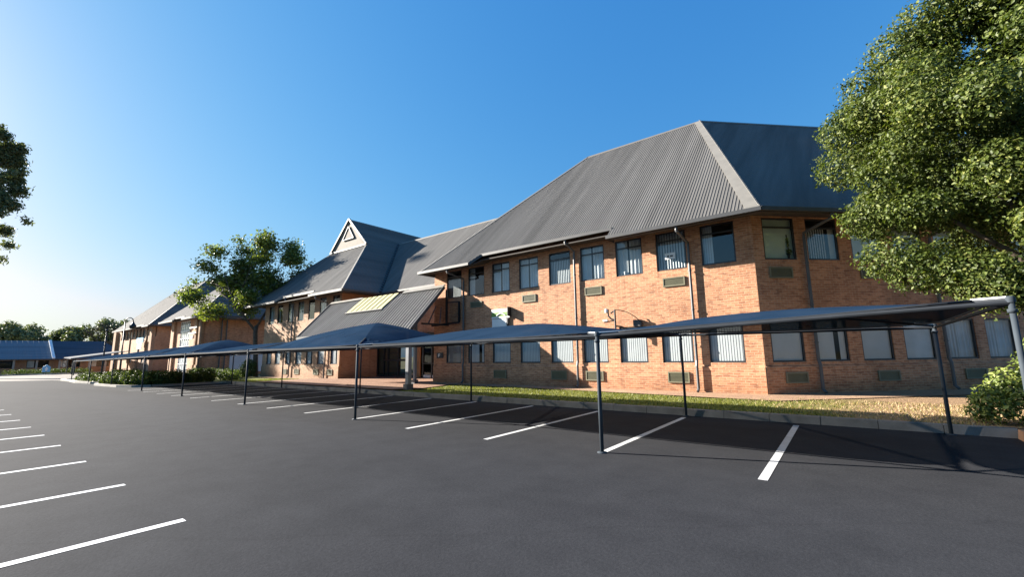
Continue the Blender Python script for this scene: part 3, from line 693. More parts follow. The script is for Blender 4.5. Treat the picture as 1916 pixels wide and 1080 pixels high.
# ------------------------------------------------------------------ blocks further along: B (tall window) and A (pilasters)
def hip_block(root, xl, xr, y0, zE, slope_to, matr, pitch=.45):
    pass
B = thing('tall_window_building', 'brick block with a tall white glazed stair window and long blank side wall', 'building', (-61, 17, 0))
mb = MB(); wall(mb, (-67, 17.02), UX, 11, -.03, 6.7, [(3.6, 6.9, .3, 6.2)], rec=.1); wall(mb, (-56, 17.2), UY, 14, -.03, 6.5, [(2.6, 6.9, .25, 2.7)], rec=.1); wall(mb, (-67, 31), (0, -1), 13.4, -.03, 6.5)
mb.build('wall', M['brick'], B)
for a, b, y in ((-66.1, -65.0, 16.78), (-58.4, -57.9, 16.85), (-57.0, -55.9, 16.8)):
    mb = MB(); wall(mb, (a, y), UX, b - a, -.03, 6.5); wall(mb, (b, y), UY, .3, -.03, 6.5); wall(mb, (a, y + .3), (0, -1), .3, -.03, 6.5); mb.build('pier', M['brick_far'], B)
for a in (-56.9, -55.75): mb = MB(); mb.box(a - .2, a + .2, 16.62, 16.79, -.03, 6.45); mb.box(a - .28, a + .28, 16.52, 16.78, -.03, 1.15); mb.build('pilaster', M['apron'], B)
f = MB(); 
for i in range(6): x = -63.4 + i * .66; f.box(x - .05, x + .05, 17.03, 17.10, .3, 6.2)
for z in (.3, 1.2, 2.1, 2.3, 3.2, 4.1, 5.0, 5.6, 6.15): f.box(-63.4, -60.1, 17.035, 17.095, z, z + .09)
o = f.build('window', M['white'], B); p = MB(); p.quad((-63.4, 17.08, .3), (-60.1, 17.08, .3), (-60.1, 17.08, 6.2), (-63.4, 17.08, 6.2)); p.build('pane', M['glass'], o)
p = MB(); p.quad((-63.4, 17.16, .3), (-60.1, 17.16, .3), (-60.1, 17.16, 6.2), (-63.4, 17.16, 6.2)); p.build('blind', M['blind'], o)
for a, b in ((19.9, 21.95), (22.05, 24.0)):
    mb = MB(); mb.box(-56.1, -56.04, a, b, .25, 2.68); 
    for q in range(1, 4): mb.box(-56.04, -56.02, a + (b - a) * q / 4 - .02, a + (b - a) * q / 4 + .02, .3, 2.6)
    mb.build('panel_door', M['paneldoor'], B)
def gd_roof(root, xl, xr, xrl, xrr, yr, breaks, left_back=True):
    mb = MB(); h = yr - 16.0
    def top(a):
        v = h
        if a < xrl: v = min(v, (a - xl) / max(1e-3, (xrl - xl)) * h)
        if a > xrr: v = min(v, (xr - a) / max(1e-3, (xr - xrr)) * h)
        return max(v, 0)
    for a0, a1, s in breaks: corr(mb, (0, 16.0, 6.35), (1, 0, 0), SF, NF, a0, a1, lambda a, s=s: s, top, .5)
    zt = 6.35 + PT * h
    R1, R2 = V((xrl, yr, zt)), V((xrr, yr, zt))
    mb.quad((xl, 16, 6.35), R1, (xrl, yr + 10, 6.35), (xl, yr + 10, 6.35)); mb.quad((xr, 16, 6.35), (xr, yr + 10, 6.35), R2 + V((0, 4, 0)), R2); mb.quad(R1, R2, (xrr, yr + 10, 6.35), (xrl, yr + 10, 6.35))
    mb.build('roof', M['roof'], root)
    mb = MB()
    for a0, a1, s in breaks: gut(mb, [(a0, 15.95 + s, 6.35 + PT * s), (a1, 15.95 + s, 6.35 + PT * s)], .15, .2)
    cap(mb, (xr, 16, 6.35), R2, (-1, 0, 0), (0, 1, 0), .2, .1)
    mb.build('gutter', M['palegutter'], root)
    mb = MB(); mb.quad((xl, 16.05, 6.2), (xr, 16.05, 6.2), (xr, 17.9, 6.4), (xl, 17.9, 6.4)); mb.quad((xr, 16.05, 6.2), (xr, 16.05 + 14, 6.2), (xr - 1.2, 30, 6.3), (xr - 1.2, 16.05, 6.3)); mb.build('soffit', M['soffit'], root)
    mb = MB(); mb.beam((xr, 16.0, 6.33), (xr, 30, 6.33), .13, .2); mb.build('side_gutter', M['gutter'], root)
gd_roof(B, -68.0, -54.8, -62.0, -60.8, 22.4, [(-68.0, -62.6, 0), (-62.6, -59.4, .3), (-59.4, -54.8, 0)])
for x in (-55.75,):
    for y in (18.8, 19.3): mb = MB(); mb.tube([(-55.85, y, .1), (-55.85, y, 6.2)], .06, 6); mb.build('downpipe', M['pipe'], B)
A = thing('pilaster_brick_building', 'pale brick two storey block with dark pilasters and a row of narrow upper windows', 'building', (-83, 17, 0))
mb = MB(); ops = []
ax = [-92.0 + i * 1.75 for i in range(11)]
for i, x in enumerate(ax): ops += [(x + 95, x + 96.0, 4.9, 6.2)]
for x in (-87.3, -85.6, -82.6, -79.4, -77.0): ops += [(x + 95, x + 96.1, 1.4, 2.6)]
wall(mb, (-95, 17), UX, 21.5, -.03, 6.6, ops); wall(mb, (-73.5, 17), UY, 14, -.03, 6.6); wall(mb, (-95, 31), (0, -1), 14, -.03, 6.6)
mb.build('wall', M['brick_far'], A)
for x in ax: window(A, (-95, 17), UX, x + 95, 4.9, 1.0, 1.3, 'gdajar', M['blindgrey'])
for x in (-87.3, -85.6, -82.6, -79.4, -77.0): window(A, (-95, 17), UX, x + 95, 1.4, 1.1, 1.2, 'gdajar', M['blindgrey'])
for x, w in ((-94.4, 1.5), (-86.2, .3), (-81.2, .3), (-77.4, .3), (-74.0, 1.0)):
    mb = MB(); mb.box(x - w / 2, x + w / 2, 16.6 if w > .5 else 16.86, 16.99, -.03, 6.3); mb.build('pilaster', M['brick_far'] if w < .5 else M['apron'], A)
mb = MB(); mb.quad((-94, 18.2, 0), (-74, 18.2, 0), (-74, 18.2, 6.5), (-94, 18.2, 6.5)); mb.build('dark_room_sheet', M['room'], A)  # upright near-black sheet, room shade painted in
gd_roof(A, -92.5, -72.6, -92.4, -79.5, 24.2, [(-92.5, -80, 0), (-80, -75.6, .25), (-75.6, -72.6, 0)])
# things fixed to the far walls
mb = MB(); mb.box(-79.9, -76.6, 16.42, 16.5, 4.15, 4.85); mb.box(-79.4, -77.2, 16.43, 16.49, 3.3, 4.1, 1); mb.beam((-78.2, 16.5, 4.5), (-78.2, 17.0, 4.5), .1, .1)
tag(mb.build('hanging_sign', [M['signblue'], M['white']]), 'pale blue sign above a white board on the pilastered brick wall', 'sign')
mb = MB(); mb.box(-58.5, -56.3, 16.5, 16.62, 5.15, 5.3); mb.box(-58.7, -56.4, 16.5, 16.62, 4.55, 4.7); mb.box(-57.9, -57.4, 16.52, 16.72, 4.0, 4.35); mb.beam((-57.6, 16.7, 4.7), (-57.6, 16.7, 4.3), .05, .05)
tag(mb.build('wall_bracket', M['white']), 'white double bracket with small lamp beside the tall glazed window', 'bracket')

# ------------------------------------------------------------------ low building across the far road
far = thing('low_brick_building', 'long single storey brick building with low blue roof across the far road', 'building', (-104, 6, 0))
mb = MB(); ops = [(4 + i * 3.6, 6.4 + i * 3.6, .85, 2.0) for i in range(14)]
wall(mb, (-102, -32), UY, 60, -.03, 2.6, ops, rec=.2); mb.build('wall', M['brick_far'], far)
for a, b, c, d in ops: window(far, (-102, -32), UY, a, c, b - a, d - c, 'gdside', M['blindgrey'])
mb = MB(); mb.quad((-103.2, -30, 0), (-103.2, 27, 0), (-103.2, 27, 2.6), (-103.2, -30, 2.6)); mb.build('dark_room_sheet', M['room'], far)  # upright dark sheet in place of the shaded interior
mb = MB(); Sx = V((-1, 0, .45)); Nx = V((.45, 0, 1)).normalized()
corr(mb, (-100.9, 0, 2.2), (0, 1, 0), Sx, Nx, -33, 10.6, lambda a: 0, lambda a: 6.8, .6, .018); mb.build('roof', M['roofpale'], far)
mb = MB(); corr(mb, (-100.9, 0, 2.22), (0, 1, 0), Sx, Nx, 10.9, 20.6, lambda a: 0, lambda a: 6.8 if a < 17.5 else 6.8 * (20.6 - a) / 3.1 + .02, .6, .008); mb.quad((-100.9, 20.6, 2.2), (-107.7, 17.5, 5.2), (-114, 20.6, 2.2)); mb.build('roof', M['roofblue'], far)
mb = MB(); mb.beam(V((-100.9, 10.75, 2.3)), V((-107.7, 10.75, 5.36)), .35, .18); mb.build('verge_cap', M['white'], far)
mb = MB(); mb.quad((-107.7, -33, 5.26), (-107.7, 20, 5.2), (-114.5, 20, 2.2), (-114.5, -33, 2.2)); mb.build('rear_roof', M['roofpale'], far)
mb = MB(); gut(mb, [(-100.85, -33, 2.24), (-100.85, 20.6, 2.24)], .14, .16); mb.build('gutter', M['gutter'], far)
for y in (3.2, 6.6, 9.0, 11.5, 13.3, 15, 17): mb = MB(); mb.box(-101.3, -101.1, y - .12, y + .12, 0, 2.1); mb.build('column', M['palekerb'], far)
walk = thing('walkway_roof', 'pale silver sloping roof of a covered walkway beyond the hedge island', 'walkway', (-84, 13, 0))
mb = MB(); q = [V((-90, 10.6, 2.25)), V((-78, 9.8, 2.05)), V((-78, 15.3, 2.95)), V((-90, 16, 3.1))]; mb.hexa(q, [p + V((0, 0, .1)) for p in q]); mb.build('roof', M['roofsilver'], walk)
for x, y, z in ((-89.5, 11, 2.28), (-84, 10.8, 2.2), (-78.5, 10.3, 2.15), (-78.5, 14.8, 2.88)): mb = MB(); mb.tube([(x, y, 0), (x, y, z)], .06, 6); mb.build('post', M['post'], walk)

# ------------------------------------------------------------------ shade-net carports
FXs = [1.37, -3.56, -10.86, -18.0, -25.0, -31.8, -39.2, -46.6, -54.0]
RXs = [1.28, -3.69, -11.39, -18.5, -26.3, -33.5, -40.2, -47.4, -54.6]
FZ = [2.16, 1.99, 1.97, 1.98, 1.95, 1.90, 1.84, 1.78, 1.74]
RZs = [2.10, 2.14, 2.12, 2.08, 2.04, 1.98, 1.92, 1.86, 1.8]
PK = [2.45, 2.52, 2.97, 2.45, 2.80, 2.60, 2.5, 2.35]
LAB = ['navy shade net carport nearest the camera, reaching under the leafy tree on the right',
       'low navy shade net carport in front of the green and white wall sign',
       'navy shade net carport with the highest peak, in front of the entrance canopy',
       'flat navy shade net carport in front of the gabled block, beside the tall peaked net',
       'peaked navy shade net carport in front of the white panel doors',
       'navy shade net carport over the main hedge island, in front of the tall glazed window',
       'distant navy shade net carport beside the gooseneck lamp',
       'farthest and smallest navy shade net carport, near the pale walkway roof']
def carport(i):
    x0f, x1f, x0r, x1r = FXs[i + 1], FXs[i], RXs[i + 1], RXs[i]
    yf, yr = 7.0, 12.12
    t = thing('shade_carport', LAB[i], 'carport', ((x0f + x1f) / 2, 9.6, 0), 'navy shade net carports over the parking bays')
    c = [V((x0f, yf, FZ[i + 1])), V((x1f, yf, FZ[i])), V((x1r, yr, RZs[i])), V((x0r, yr, RZs[i + 1]))]
    ctr = sum(c, V()) / 4 + V((.3, .55, 0)); pk = V((ctr.x, ctr.y, PK[i]))
    ins = .42 if i < 2 else .36
    k = []
    for q in c:
        d = (pk - q); d.z = 0; d.normalize(); k.append(q + d * ins + V((0, 0, .05)))
    n = 24; mb = MB(); g = {}
    sag = .012
    for a in range(n + 1):
        for b in range(n + 1):
            u, v = 2 * a / n - 1, 2 * b / n - 1
            uu = u * (1 - sag * (1 - v * v)); vv = v * (1 - sag * 2.2 * (1 - u * u))
            s, r = (uu + 1) / 2, (vv + 1) / 2
            p = c[0].lerp(c[1], s).lerp(c[3].lerp(c[2], s), r) + V((0, 0, .05))
            cq = min(c, key=lambda q_: (q_ - p).length); dd = pk - cq; dd.z = 0; p += dd.normalized() * ins * (abs(u * v) ** 7)
            sh = (1 - max(abs(u), abs(v))); p += V((.3, .55, 0)) * sh
            h = 1 - max(abs(u), abs(v)); soft = 1 - (abs(u) ** 2.6 + abs(v) ** 2.6) ** (1 / 2.6)
            h = max(0, .5 * h + .5 * max(soft, 0)); h = h * (1.45 - .45 * h) if h > 0 else 0
            p.z += (PK[i] - p.z) * (h ** 1.04)
            p.z -= .035 * (1 - u * u) * abs(v) ** 6 + .03 * (1 - v * v) * abs(u) ** 6
            g[a, b] = p
    for a in range(n):
        for b in range(n):
            p = (g[a, b], g[a + 1, b], g[a + 1, b + 1], g[a, b + 1])
            if (a < n / 2) == (b < n / 2): mb.quad(p[0], p[1], p[2]); mb.quad(p[0], p[2], p[3])
            else: mb.quad(p[0], p[1], p[3]); mb.quad(p[1], p[2], p[3])
    net = mb.build('net', M['net'], t)
    m2 = MB()                                     # hem rope round the edge
    ring = [g[a, 0] for a in range(n + 1)] + [g[n, b] for b in range(1, n + 1)] + [g[a, n] for a in range(n - 1, -1, -1)] + [g[0, b] for b in range(n - 1, 0, -1)]
    m2.tube([p - V((0, 0, .012)) for p in ring] + [ring[0] - V((0, 0, .012))], .016, 5)
    m2.build('hem', M['pipedark'], net)
    r = .034
    def pipe(nm, a, b, rr=.026, m='post'):
        q = MB(); q.tube([a, b], rr, 8); return q.build(nm, M[m], t)
    dz = V((0, 0, -.03))
    pipe('beam', c[0] + dz, c[1] + dz, .028, 'pipedark'); pipe('beam', c[3] + dz, c[2] + dz, .028, 'pipedark'); pipe('beam', c[1] + dz, c[2] + dz, .026, 'pipedark')
    for q in c: pipe('rafter', q + V((0, 0, .0)), pk + V((0, 0, -.10)), .022, 'pipedark')
    for q, kk in zip(c, k): pipe('tension_strap', q + V((0, 0, .03)), kk, .011, 'white')
    ends = [(c[1], .027 if i == 0 else r), (c[2], r)] + ([(c[0], r), (c[3], r)] if i == len(LAB) - 1 else [])
    for q, rr in ends:
        m3 = MB(); zb = -.02
        m3.tube([(q.x, q.y, zb), (q.x, q.y, q.z + .03)], rr, 10)
        m3.lathe((q.x, q.y, q.z - .14), [(rr, 0), (rr + .014, 0), (rr + .014, .04), (rr, .04)], 10)
        m3.lathe((q.x, q.y, q.z - .03), [(rr + .014, 0), (rr + .014, .05), (rr, .07), (0, .07)], 10)
        m3.lathe((q.x, q.y, 0), [(rr + .05, 0), (rr + .05, .012), (rr, .02)], 10)
        m3.build('post', M['post'], t, True)
for i in range(len(LAB)): carport(i)

# ------------------------------------------------------------------ leaves and trees
RV = V((.790, .613, 0)); DV = V((-.613, .790, 0))    # lateral and depth directions used to lay out crowns
def leaves(name, m, parent, blobs, n, size, seed, aspect=.55, flat=1., core=.25, droop=0., upb=.15, tint_z=0., fold=.25, wsz=.35, scat=0.):
    """blobs: (centre, (rx,ry,rz)); leaves sit near the blob shells, pointing outward with scatter"""
    r = np.random.default_rng(seed)
    C = np.array([b[0] for b in blobs], float); R = np.array([b[1] if hasattr(b[1], '__len__') else (b[1],) * 3 for b in blobs], float)
    w = (R[:, 0] * R[:, 1] + R[:, 0] * R[:, 2] + R[:, 1] * R[:, 2]); w /= w.sum()
    idx = r.choice(len(blobs), n, p=w)
    d = r.normal(size=(n, 3)); d /= np.linalg.norm(d, axis=1)[:, None]
    rad = np.where(r.random(n) < core, r.random(n) ** .5 * .9, .82 + .26 * r.random(n) ** 1.4)
    # small bumps on every blob so its outline is never a smooth ball
    bump = 1 + .14 * np.sin(d[:, 0] * 7 + idx * 1.3) * np.cos(d[:, 2] * 6 + idx * 2.1) + .10 * np.sin(d[:, 1] * 13 + idx)
    P = C[idx] + d * R[idx] * (rad * bump)[:, None] + (r.normal(size=(n, 3)) * scat if scat else 0)
    nr = d * .8 + r.normal(size=(n, 3)) * .55; nr[:, 2] += upb; nr /= np.linalg.norm(nr, axis=1)[:, None]
    t = np.cross(nr, r.normal(size=(n, 3))); t[:, 2] -= droop; t -= nr * (t * nr).sum(1)[:, None]; t /= np.linalg.norm(t, axis=1)[:, None]
    b = np.cross(nr, t)
    s = size * (1 - wsz + 2 * wsz * r.random(n))
    a = (t * s[:, None]) * .5; c = (b * s[:, None]) * .5 * aspect
    f = nr * (s * fold * .5)[:, None]
    v = np.stack([P - a, P + c + f, P + a, P - c + f], 1).reshape(-1, 3)
    off = np.array(ORG[parent.name]) if parent is not None else np.zeros(3)
    v -= off
    tri = np.arange(n)[:, None] * 4 + np.array([[0, 1, 2, 0, 2, 3]]); tri = tri.reshape(-1)
    me = bpy.data.meshes.new(name)
    me.vertices.add(n * 4); me.vertices.foreach_set('co', v.astype(np.float32).ravel())
    me.loops.add(n * 6); me.loops.foreach_set('vertex_index', tri.astype(np.int32))
    me.polygons.add(n * 2); me.polygons.foreach_set('loop_start', (np.arange(n * 2) * 3).astype(np.int32))
    me.update(calc_edges=True)
    clump = r.random(len(blobs))[idx]
    tn = np.clip(.25 * clump + .75 * r.random(n) ** 1.5 + tint_z, 0, 1)
    at = me.attributes.new('tint', 'FLOAT', 'POINT'); at.data.foreach_set('value', np.repeat(tn, 4).astype(np.float32))
    me.materials.append(m)
    o = bpy.data.objects.new(name, me); COL.objects.link(o)
    if parent is not None: o.parent = parent
    return o
def limb_set(name, parent, paths, m='bark'):
    mb = MB()
    for pts, r0, r1 in paths:
        n = len(pts); mb.tube(pts, [r0 + (r1 - r0) * i / (n - 1) for i in range(n)], 8)
    return mb.build(name, M[m], parent, True)

# leafy tree on the right, in front of the chamfered wall
rt = thing('leafy_tree', 'large dense glossy leaved tree on the right, in front of the cut brick corner', 'tree', (4.3, 15.2, .2))
r = np.random.default_rng(3)
bl = []
cc = np.array([3.75, 14.9, 6.5]); rr = np.array([3.4, 3.2, 3.5])
for k in range(95):
    d = r.normal(size=3); d /= np.linalg.norm(d)
    if d[2] < -.82: continue
    q = cc + d * rr * r.uniform(.72, .98)
    bl.append((q, (r.uniform(.5, .95), r.uniform(.5, .95), r.uniform(.34, .66))))
for q in [(1.0, 14.4, 3.9), (1.5, 14.2, 3.5), (2.2, 14.0, 3.3), (2.8, 13.9, 3.1), (3.4, 14.0, 2.9), (.7, 14.6, 5.0), (.35, 14.6, 6.6), (.5, 14.5, 7.5), (3.3, 14.0, 9.7), (2.6, 14.4, 9.5), (4.3, 14.2, 9.8), (1.7, 14.5, 8.7), (3.5, 13.8, 2.6), (2.6, 13.9, 2.9), (1.15, 14.5, 8.6), (1.75, 14.4, 9.3), (2.3, 14.3, 9.8), (.8, 14.5, 7.9), (3.0, 14.2, 10.1)]:
    bl.append((np.array(q), (.72, .7, .5)))
bl += [(cc, rr * .70)]
leaves('crown', M['leaf_right'], rt, bl, 270000, .082, 11, .58, core=.16, upb=.35, droop=.3, scat=.05, wsz=.5)
limb_set('trunk', rt, [([(4.3, 15.2, .1), (4.25, 15.2, 2.2), (4.1, 15.1, 4.0), (3.9, 15, 7)], .22, .07), ([(4.22, 15.15, 2.4), (3.2, 14.7, 3.6), (2.2, 14.4, 4.6), (1.4, 14.3, 5.6)], .09, .02), ([(4.2, 15.2, 3.0), (3.2, 15.3, 5.2), (2.4, 15.4, 7.5)], .09, .03), ([(4.2, 15.1, 2.7), (5.4, 14.6, 5), (6, 14.4, 7)], .09, .03)])
# bushes
bs = thing('yellow_green_bush', 'bright yellow green bush on the dry verge below the leafy tree', 'bush', (2.9, 13.3, .17))
bl = [(np.array(q) , rr_) for q, rr_ in [((2.5, 13.0, .55), .42), ((2.0, 12.95, .48), .34), ((2.9, 13.2, .85), .5), ((2.75, 13.0, 1.3), .33), ((2.85, 13.1, 1.6), .24), ((3.3, 13.1, .6), .5), ((2.4, 13.4, .9), .36), ((3.1, 13.4, 1.3), .4), ((2.15, 13.3, .62), .34), ((1.85, 13.1, .4), .22), ((3.6, 13.3, 1.0), .5), ((2.7, 12.75, .42), .3)]]
leaves('foliage', M['leaf_bush'], bs, bl, 7500, .085, 21, .55, core=.3, upb=.4)
limb_set('stem', bs, [([(2.9, 13.3, .1), (2.6, 13.1, .7), (2.3, 13.0, .9)], .03, .01), ([(2.95, 13.3, .1), (3.0, 13.2, 1.3)], .03, .01)])
rb = thing('round_bush', 'rounded green bush beside the trunk of the spreading tree at the gabled block', 'bush', (-41.9, 16.4, .1))
leaves('foliage', M['leaf_hedge'], rb, [(np.array((-41.9, 16.4, .75)), (.62, .62, .7)), (np.array((-41.75, 16.4, 1.25)), (.5, .5, .42)), (np.array((-42.2, 16.3, .6)), (.5, .5, .5))], 3000, .12, 5)

def px_tree(base, specs, dm, seed, depth_spread):
    """crown lumps given as (lateral, height, radius) in metres from the base, with a random depth"""
    r = np.random.default_rng(seed); out = []
    for a, z, rad in specs:
        dep = r.uniform(-1, 1) * depth_spread
        q = V(base) + RV * a + DV * dep + V((0, 0, z)); out.append((np.array(q), (rad * dm[0], rad * dm[0], rad * dm[1])))
    return out
tb = (-42.35, 17.2, .05)
ct = thing('spreading_tree', 'open spreading tree with slender forked trunk between the gabled block and tall window block', 'tree', tb)
sp = [(-6.17, 9.11, 0.44), (-5.33, 10.1, 0.69), (-5.58, 9.1, 0.69), (-5.3, 7.11, 0.83), (-5.62, 6.38, 0.63), (-4.12, 5.87, 0.87), (-4.02, 8.08, 0.78), (-3.69, 11.18, 0.69), (-3.01, 11.94, 0.65), (-2.14, 10.3, 0.89), (-1.24, 11.55, 0.79), (-0.21, 12.45, 0.7), (0.46, 12.03, 0.8), (1.94, 12.26, 0.6), (1.67, 11.1, 0.84), (3.07, 10.77, 0.69), (3.9, 10.1, 0.54), (2.76, 9.37, 0.89), (1.41, 8.99, 0.84), (-0.44, 8.77, 0.88), (-2.45, 8.05, 0.88), (-2.93, 6.78, 0.78), (-1.71, 6.17, 0.73), (-3.54, 4.74, 0.48), (-4.16, 4.08, 0.34), (-0.42, 7.04, 0.68), (0.76, 7.76, 0.73), (2.05, 8.23, 0.59), (0.31, 5.07, 0.34), (0.74, 4.48, 0.29), (-1.48, 9.43, 0.74), (-3.56, 9.57, 0.69), (0.07, 10.52, 0.79), (-1.97, 5.11, 0.34), (-6.09, 7.72, 0.39), (-6.73, 8.82, 0.29), (-6.7, 10.52, 0.3), (3.36, 9.21, 0.49), (-2.82, 12.7, 0.3), (0.76, 12.74, 0.4), (-4.7, 8.9, .6), (-3.2, 8.8, .7), (2.6, 11.6, .5), (-1.3, 7.2, .6)]
sp = [(a_ * .94, z_, r_) for a_, z_, r_ in sp if z_ > 5.6]
bl = px_tree(tb, sp, (1.15, .62), 4, 2.2)
leaves('crown', M['leaf_mid'], ct, bl, 17500, .25, 31, .6, core=.35, upb=.5, scat=.25)
def rp(a, z, d=0): return V(tb) + RV * a + DV * d + V((0, 0, z))
paths = [([rp(0, 0), rp(-.15, 2.2), rp(-.3, 3.9), rp(-.25, 4.6)], .22, .17), ([rp(-.28, 4.1), rp(-1.15, 5.1), rp(-2.07, 6.33), rp(-2.47, 7.3, -.4), rp(-3.2, 9.4, -.6)], .13, .04), ([rp(-.27, 4.4), rp(.3, 6, .5), rp(.9, 7.6, .8), rp(1.4, 9.8, 1)], .12, .03), ([rp(-1.8, 6.5), rp(-3, 7.0, .3), rp(-4.6, 8.0, .6)], .06, .02), ([rp(.5, 6.6, .6), rp(2, 8, .4), rp(3.6, 9.4, 0)], .06, .02), ([rp(-.9, 5.1), rp(-2.4, 5.2, -.5), rp(-4, 5.8, -.9)], .05, .02), ([rp(-2, 7.4), rp(-.8, 9, -1), rp(-.2, 11, -1)], .05, .015)]
rr2 = random.Random(5)
for a, z, rad in sp:
    paths.append(([rp(a * .45, z * .72 + 1.2, rr2.uniform(-1, 1)), rp(a * .8, z * .93, rr2.uniform(-1.5, 1.5)), rp(a, z, rr2.uniform(-2, 2))], .03, .008))
limb_set('trunk', ct, paths)

gb = (-98, -5.2, 0); GS = 1.165
gum = thing('tall_gum_tree', 'tall dark gum tree at the left edge with drooping feathery foliage against the sky', 'tree', gb)
sp2 = [(10.1, 26.69, 1.0), (11.22, 27.54, 0.63), (12.26, 26.46, 0.5), (10.97, 25.15, 1.0), (9.76, 25.7, 1.37), (10.8, 23.06, 0.8), (11.8, 23.83, 0.43), (11.65, 21.62, 0.68), (12.57, 22.06, 0.49), (11.67, 19.95, 0.86), (13.12, 19.28, 0.49), (13.05, 18.14, 0.49), (11.45, 18.23, 0.91), (11.22, 16.66, 0.55), (11.35, 15.1, 0.36), (11.53, 13.24, 0.24), (8.52, 31.79, 0.32), (8.94, 29.19, 0.44), (8.3, 25.73, 1.9), (8.6, 20.51, 1.9), (13.06, 22.89, 0.25), (13.84, 17.75, 0.24), (6.0, 23, 2.0)]
sp2 = [(a_ * GS - 1.1, z_ * GS, r_ * GS * .92) for a_, z_, r_ in sp2]
leaves('crown', M['leaf_gum'], gum, px_tree(gb, sp2, (1.1, .85), 9, 2.0), 26000, .52, 41, .34, core=.45, droop=.9, scat=.28)
limb_set('trunk', gum, [([V(gb), V(gb) + V((0, 0, 9)), V(gb) + V((.5, 0, 20)), V(gb) + V((1, 1, 27))], .7, .12), ([V(gb) + V((0, 0, 12)), V(gb) + RV * 6 + V((0, 0, 21)), V(gb) + RV * 12 + V((0, 0, 29))], .25, .04), ([V(gb) + V((0, 0, 11)), V(gb) + RV * 7 + V((0, 0, 17)), V(gb) + RV * 14 + V((0, 0, 22))], .22, .04)])

def far_tree(lab, bx, by, specs, seed, n=5200):
    t = thing('round_tree', lab, 'tree', (bx, by, 0), 'round trees behind the low blue roofed building')
    leaves('crown', M['leaf_far'], t, px_tree((bx, by, 0), specs, (1.1, .9), seed, 2.), n, .42, seed, .7, core=.25, upb=.4, scat=.22)
    limb_set('trunk', t, [([(bx, by, 0), (bx, by, 3), (bx + .3, by, 7)], .3, .1)])
far_tree('dark rounded tree behind the left end of the low building', -127, 7.0, [(-0.8, 7.5, 1.63), (0.84, 8.08, 1.33), (-3.18, 7.74, 1.83), (2.53, 7.04, 1.32), (4.0, 7.42, 1.12), (5.45, 6.59, 1.02), (2.93, 8.46, 0.61), (6.27, 5.87, 0.81), (0.13, 6.17, 1.42), (1.73, 5.64, 1.22), (4.78, 5.59, 1.01), (-2.34, 5.7, 1.42), (0, 4.5, 1.3), (3, 4.4, 1.3), (6, 4.2, 1.2)], 51, 9000)
far_tree('domed green tree in the middle, behind the white verge cap of the low roof', -127, 14.2, [(-0.81, 6.97, 1.19), (1.05, 7.7, 1.2), (2.6, 7.46, 1.09), (4.04, 6.46, 1.09), (-1.77, 6.12, 0.98), (0.63, 5.97, 1.3), (3.05, 5.72, 1.08), (4.99, 5.8, 0.76), (-1, 4.6, 1.2), (1.5, 4.5, 1.2), (4, 4.5, 1.2)], 52, 7000)
far_tree('dark green tree under the bare branches, beside the pilastered block', -127, 20.4, [(-1.99, 7.94, 1.38), (-0.53, 9.06, 1.26), (1.26, 9.49, 1.26), (3.1, 9.46, 1.15), (4.62, 8.29, 1.38), (-1.09, 6.33, 1.37), (1.46, 6.97, 1.6), (3.81, 6.48, 1.37), (5.94, 7.81, 1.38), (-2.5, 6.58, 0.92), (-1.5, 4.8, 1.3), (1.5, 4.8, 1.4), (4.5, 4.8, 1.4)], 53, 9000)
bt = thing('bare_tree', 'leafless tree with fine spreading twigs above the dark green tree', 'tree', (-122, 20.2, 0))
mb = MB(); rr3 = random.Random(8)
def twig(p, d, ln, r_, lev):
    q = p + d * ln; mb.tube([p, q], [r_, r_ * .65], 4)
    if lev == 0: return
    for k in range(3 if lev > 1 else 2):
        e2 = V((rr3.uniform(-1, 1), rr3.uniform(-1, 1), rr3.uniform(-.25, .8))); twig(q, (d * .9 + e2 * .75).normalized(), ln * rr3.uniform(.62, .82), r_ * .62, lev - 1)
twig(V((-122, 20.2, 0)), V((0, 0, 1)), 5.2, .22, 0)
for d in ((.3, .5, .75), (-.2, -.6, .75), (0, .95, .6), (.1, -1, .55), (0, .1, 1)): twig(V((-122, 20.2, 5.1)), V(d).normalized(), 1.55, .11, 4)
mb.build('branches', M['bark'], bt)

# hedges
def hedge(lab, path, w, h, n, seed, z0=.08, name='hedge'):
    t = thing(name, lab, 'hedge', (path[0][0], path[0][1], z0)); r = np.random.default_rng(seed); bl = []
    for a, b in zip(path, path[1:]):
        a, b = np.array(a), np.array(b); ln = np.linalg.norm(b - a); k = max(2, int(ln / .45)); nn = np.array((-(b - a)[1], (b - a)[0])) / ln
        for i in range(k):
            for s in (-.33, .33, 0):
                q = a + (b - a) * (i + r.random()) / k + nn * (s * w + r.uniform(-.12, .12) * w); hh = h * r.uniform(.38, .55)
                bl.append((np.array((q[0], q[1], z0 + hh * .95)), (r.uniform(.28, .45), r.uniform(.28, .45), hh)))
    leaves('foliage', M['leaf_hedge'], t, bl, n, .13, seed, .6, core=.2, upb=.5); return t
hedge('long green hedge along the rounded end of the parking island', [(-36.5, 12.1), (-36.6, 8.6), (-37.6, 8.0), (-42.3, 7.6), (-43.2, 8.2)], 1.3, .95, 21000, 61)
hedge('low hedge running back from the island towards the tall window block', [(-37.2, 13.2), (-42, 15.2), (-49, 16.2), (-56, 16.3)], 1.2, .75, 10000, 62)
hedge('small low hedge clump on the outer island beside the slim lamp pole', [(-46.4, 8.0), (-49.5, 7.7), (-53, 7.9)], 1.1, .68, 6500, 63)
hedge('pale green planting bed across the far road in front of the low building', [(-90, 5.6), (-92, 9), (-91.5, 13.5)], 1.8, .8, 5000, 64, .02)
